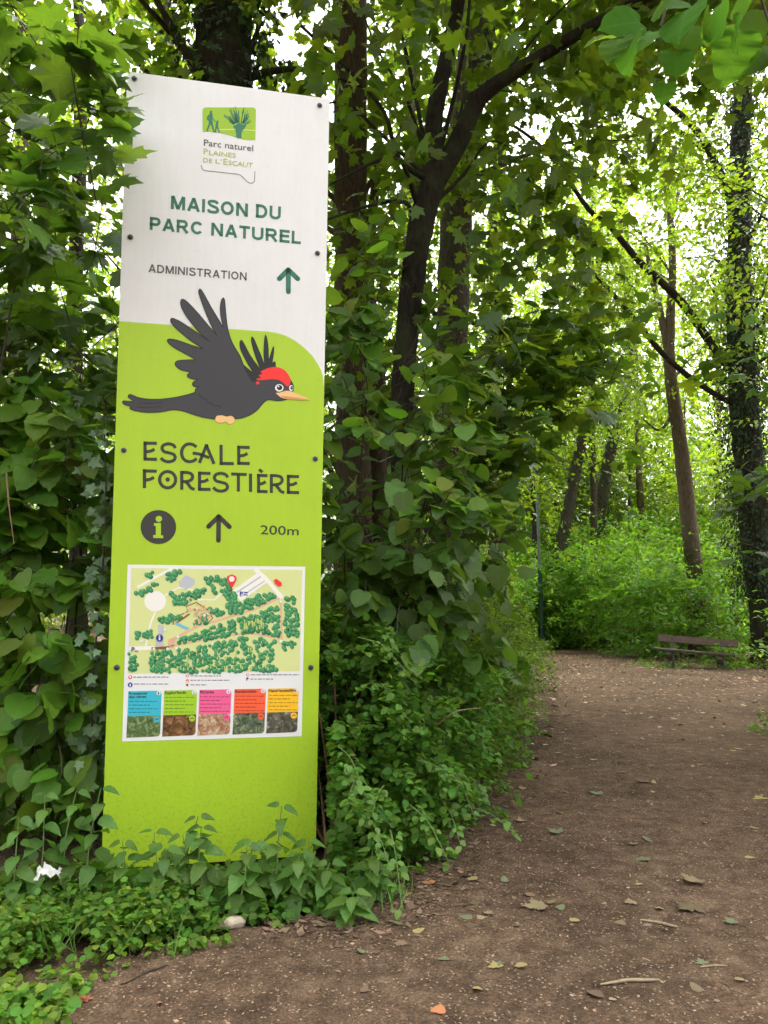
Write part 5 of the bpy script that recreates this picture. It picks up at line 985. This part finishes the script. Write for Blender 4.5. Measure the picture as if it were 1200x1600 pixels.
def twig(px, py, L, a, lab, r=.006, mat='straw'):
    p = gnd(px, py); z = gz(p) + r; d = np.array([math.cos(a), math.sin(a), 0]) * L / 2; q = np.array([p[0], p[1], z]); k = np.array([-d[1], d[0], 0]) * .12
    V, Fq = tube_geo([q - d, q + k, q + d * .6 + k * .3, q + d], [r * .6, r, r * .9, r * .4], 7, .1, 4); return solo('twig', np_mesh('twig', V, Fq, M[mat], smooth=True), lab, 'twig')
twig(985, 1543, .22, .15, 'pale snapped twig on the path at lower right'); twig(1030, 1447, .15, -.5, 'short pale twig on the right of the path'); twig(270, 1465, .30, 2.2, 'thin dry stalk lying at the foot of the ground cover', .004); twig(230, 1525, .18, .9, 'small twig on the soil below the ground cover', .004, 'twig'); twig(1115, 1515, .10, .1, 'tiny light twig near the right edge', .004); twig(400, 1440, .12, .1, 'twig by the stone at the foot of the sign', .004, 'twig')
bm = bmesh.new(); bmesh.ops.create_icosphere(bm, subdivisions=3, radius=1)
for v in bm.verts: v.co *= 1 + .10 * math.sin(v.co.x * 5 + v.co.y * 3) + .06 * math.sin(v.co.z * 9)
bmesh.ops.scale(bm, vec=(.062, .03, .022), verts=bm.verts[:]); st = solo('stone', bm_mesh('stone', bm, plain('pale_stone', (.34, .29, .21), .9, .2, .35, 30, bmp=.5)), 'flat pale stone lying before the foot of the sign', 'stone'); q = gnd(362, 1450); st.location = (q[0], q[1], .02); st.rotation_euler = (0, 0, .3)
for f in st.data.polygons: f.use_smooth = True
gxx = np.linspace(-.5, .5, 9); A_, B_ = np.meshgrid(gxx, gxx); Vv = np.column_stack([A_.ravel() * .10 + rng.normal(0, .004, 81), B_.ravel() * .055 * (1 - .5 * A_.ravel()) + rng.normal(0, .003, 81), rng.normal(0, .008, 81) + .02 * np.abs(B_.ravel()) * (1 - np.abs(A_.ravel()))])
pw = solo('paper_scrap', np_mesh('paper_scrap', Vv, grid_faces(9, 9), plain('white_paper', (.5, .49, .46), .8, .2)), 'crumpled white paper scrap caught in the left ground cover', 'litter'); q = gnd(72, 1440); pw.location = (q[0], q[1], .19); pw.rotation_euler = (.35, 0, .15)
sm = pw.modifiers.new('thick', 'SOLIDIFY'); sm.thickness = .001
# pale dead leaf hanging in the shade behind the hazel
q = at(722, 795, 5.6); o = bpy.data.objects.new('dead_leaf', np_mesh('dead_leaf', MAPLE[2][0], MAPLE[2][1], M['fall_pink'], MAPLE[2][2], smooth=True)); link(o); o.location = q; o.scale = (.12, .20, .2); o.rotation_euler = (-1.35, .5, 2.9); tag(o, 'pinkish dead leaf hanging in the shade right of the hazel', 'leaf')
for (a, b, c, Y, lab) in (((680, 1135), (712, 1112), (752, 1106), 4.1, 'pale dry grass stem arching over the snowberry bush'), ((10, 740), (14, 790), (22, 850), 3.5, 'dead brown stalk at the left frame edge')):
    V, Fq = tube_geo([at(*a, Y), at(*b, Y - .1), at(*c, Y - .15)], [.004, .003, .0015], 6); solo('dry_stem', np_mesh('dry_stem', V, Fq, M['straw' if Y > 4 else 'stem_red'], smooth=True), lab, 'stem')

# crumbs of bark and dry leaf trodden into the path
def chips(name, lab, x, y, s0, s1, mats):
    n = len(x); z = ground_z(x, y) + .003; a = rng.uniform(0, 6.283, n); s = rng.uniform(s0, s1, n) * (rng.random(n) ** 1.5 + .35); T = np.column_stack([np.cos(a), np.sin(a), rng.normal(0, .18, n)]); N = rng.normal(0, .22, (n, 3)) + np.array([0, 0, 1.0]); T, N = ortho(T, N)
    B = np.cross(T, N); w = rng.uniform(.2, .75, n)[:, None]; P = np.column_stack([x, y, z + s * .06]); L = s[:, None]
    V = np.stack([P - T * L / 2, P + B * L * w / 2 - N * L * .05, P + T * L / 2, P - B * L * w / 2 - N * L * .05], 1).reshape(-1, 3)
    return solo(name, np_mesh(name, V, np.arange(n * 4).reshape(-1, 4), mats), lab, 'litter', kind='stuff')
x = rng.uniform(-3, 5.2, 120000); y = .9 + 10 * rng.random(120000) ** 1.35; ok = inside(x, y, EDGE)
chips('path_crumbs', 'fine bark and dry leaf crumbs trodden into the dirt path', x[ok], y[ok], .004, .018, leaf_mat('crumb', (.34, .24, .165), (.1, .07, .04), .05, .9, .04, 1.3, spec=.1))
x = rng.uniform(1, 12, 16000); y = rng.uniform(5, 21, 16000); ok = (rng.random(16000) < np.clip((y - 5) / 9, .06, 1))
ex = np.array([gnd(*q)[:2] for q in edge_px[4:]]); ee = catmull(ex, 40); j = rng.integers(0, len(ee), 2600); off = np.abs(rng.normal(0, .2, 2600)); ex_, ey_ = ee[j, 0] + off * .9 + rng.normal(0, .05, 2600), ee[j, 1] - off * .4 + rng.normal(0, .08, 2600)
chips('edge_litter', 'broken dry leaves gathered along the left edge of the path', ex_, ey_, .015, .055, leaf_mat('edge_litter', (.20, .135, .09), (.1, .07, .04), .05, .9, .05, 1.4, spec=.1))
chips('leaf_litter', 'dry leaf litter gathered on the far part of the path', x[ok], y[ok], .03, .09, leaf_mat('litter', (.42, .30, .21), (.12, .08, .04), .05, .85, .05, 1.2, spec=.15))
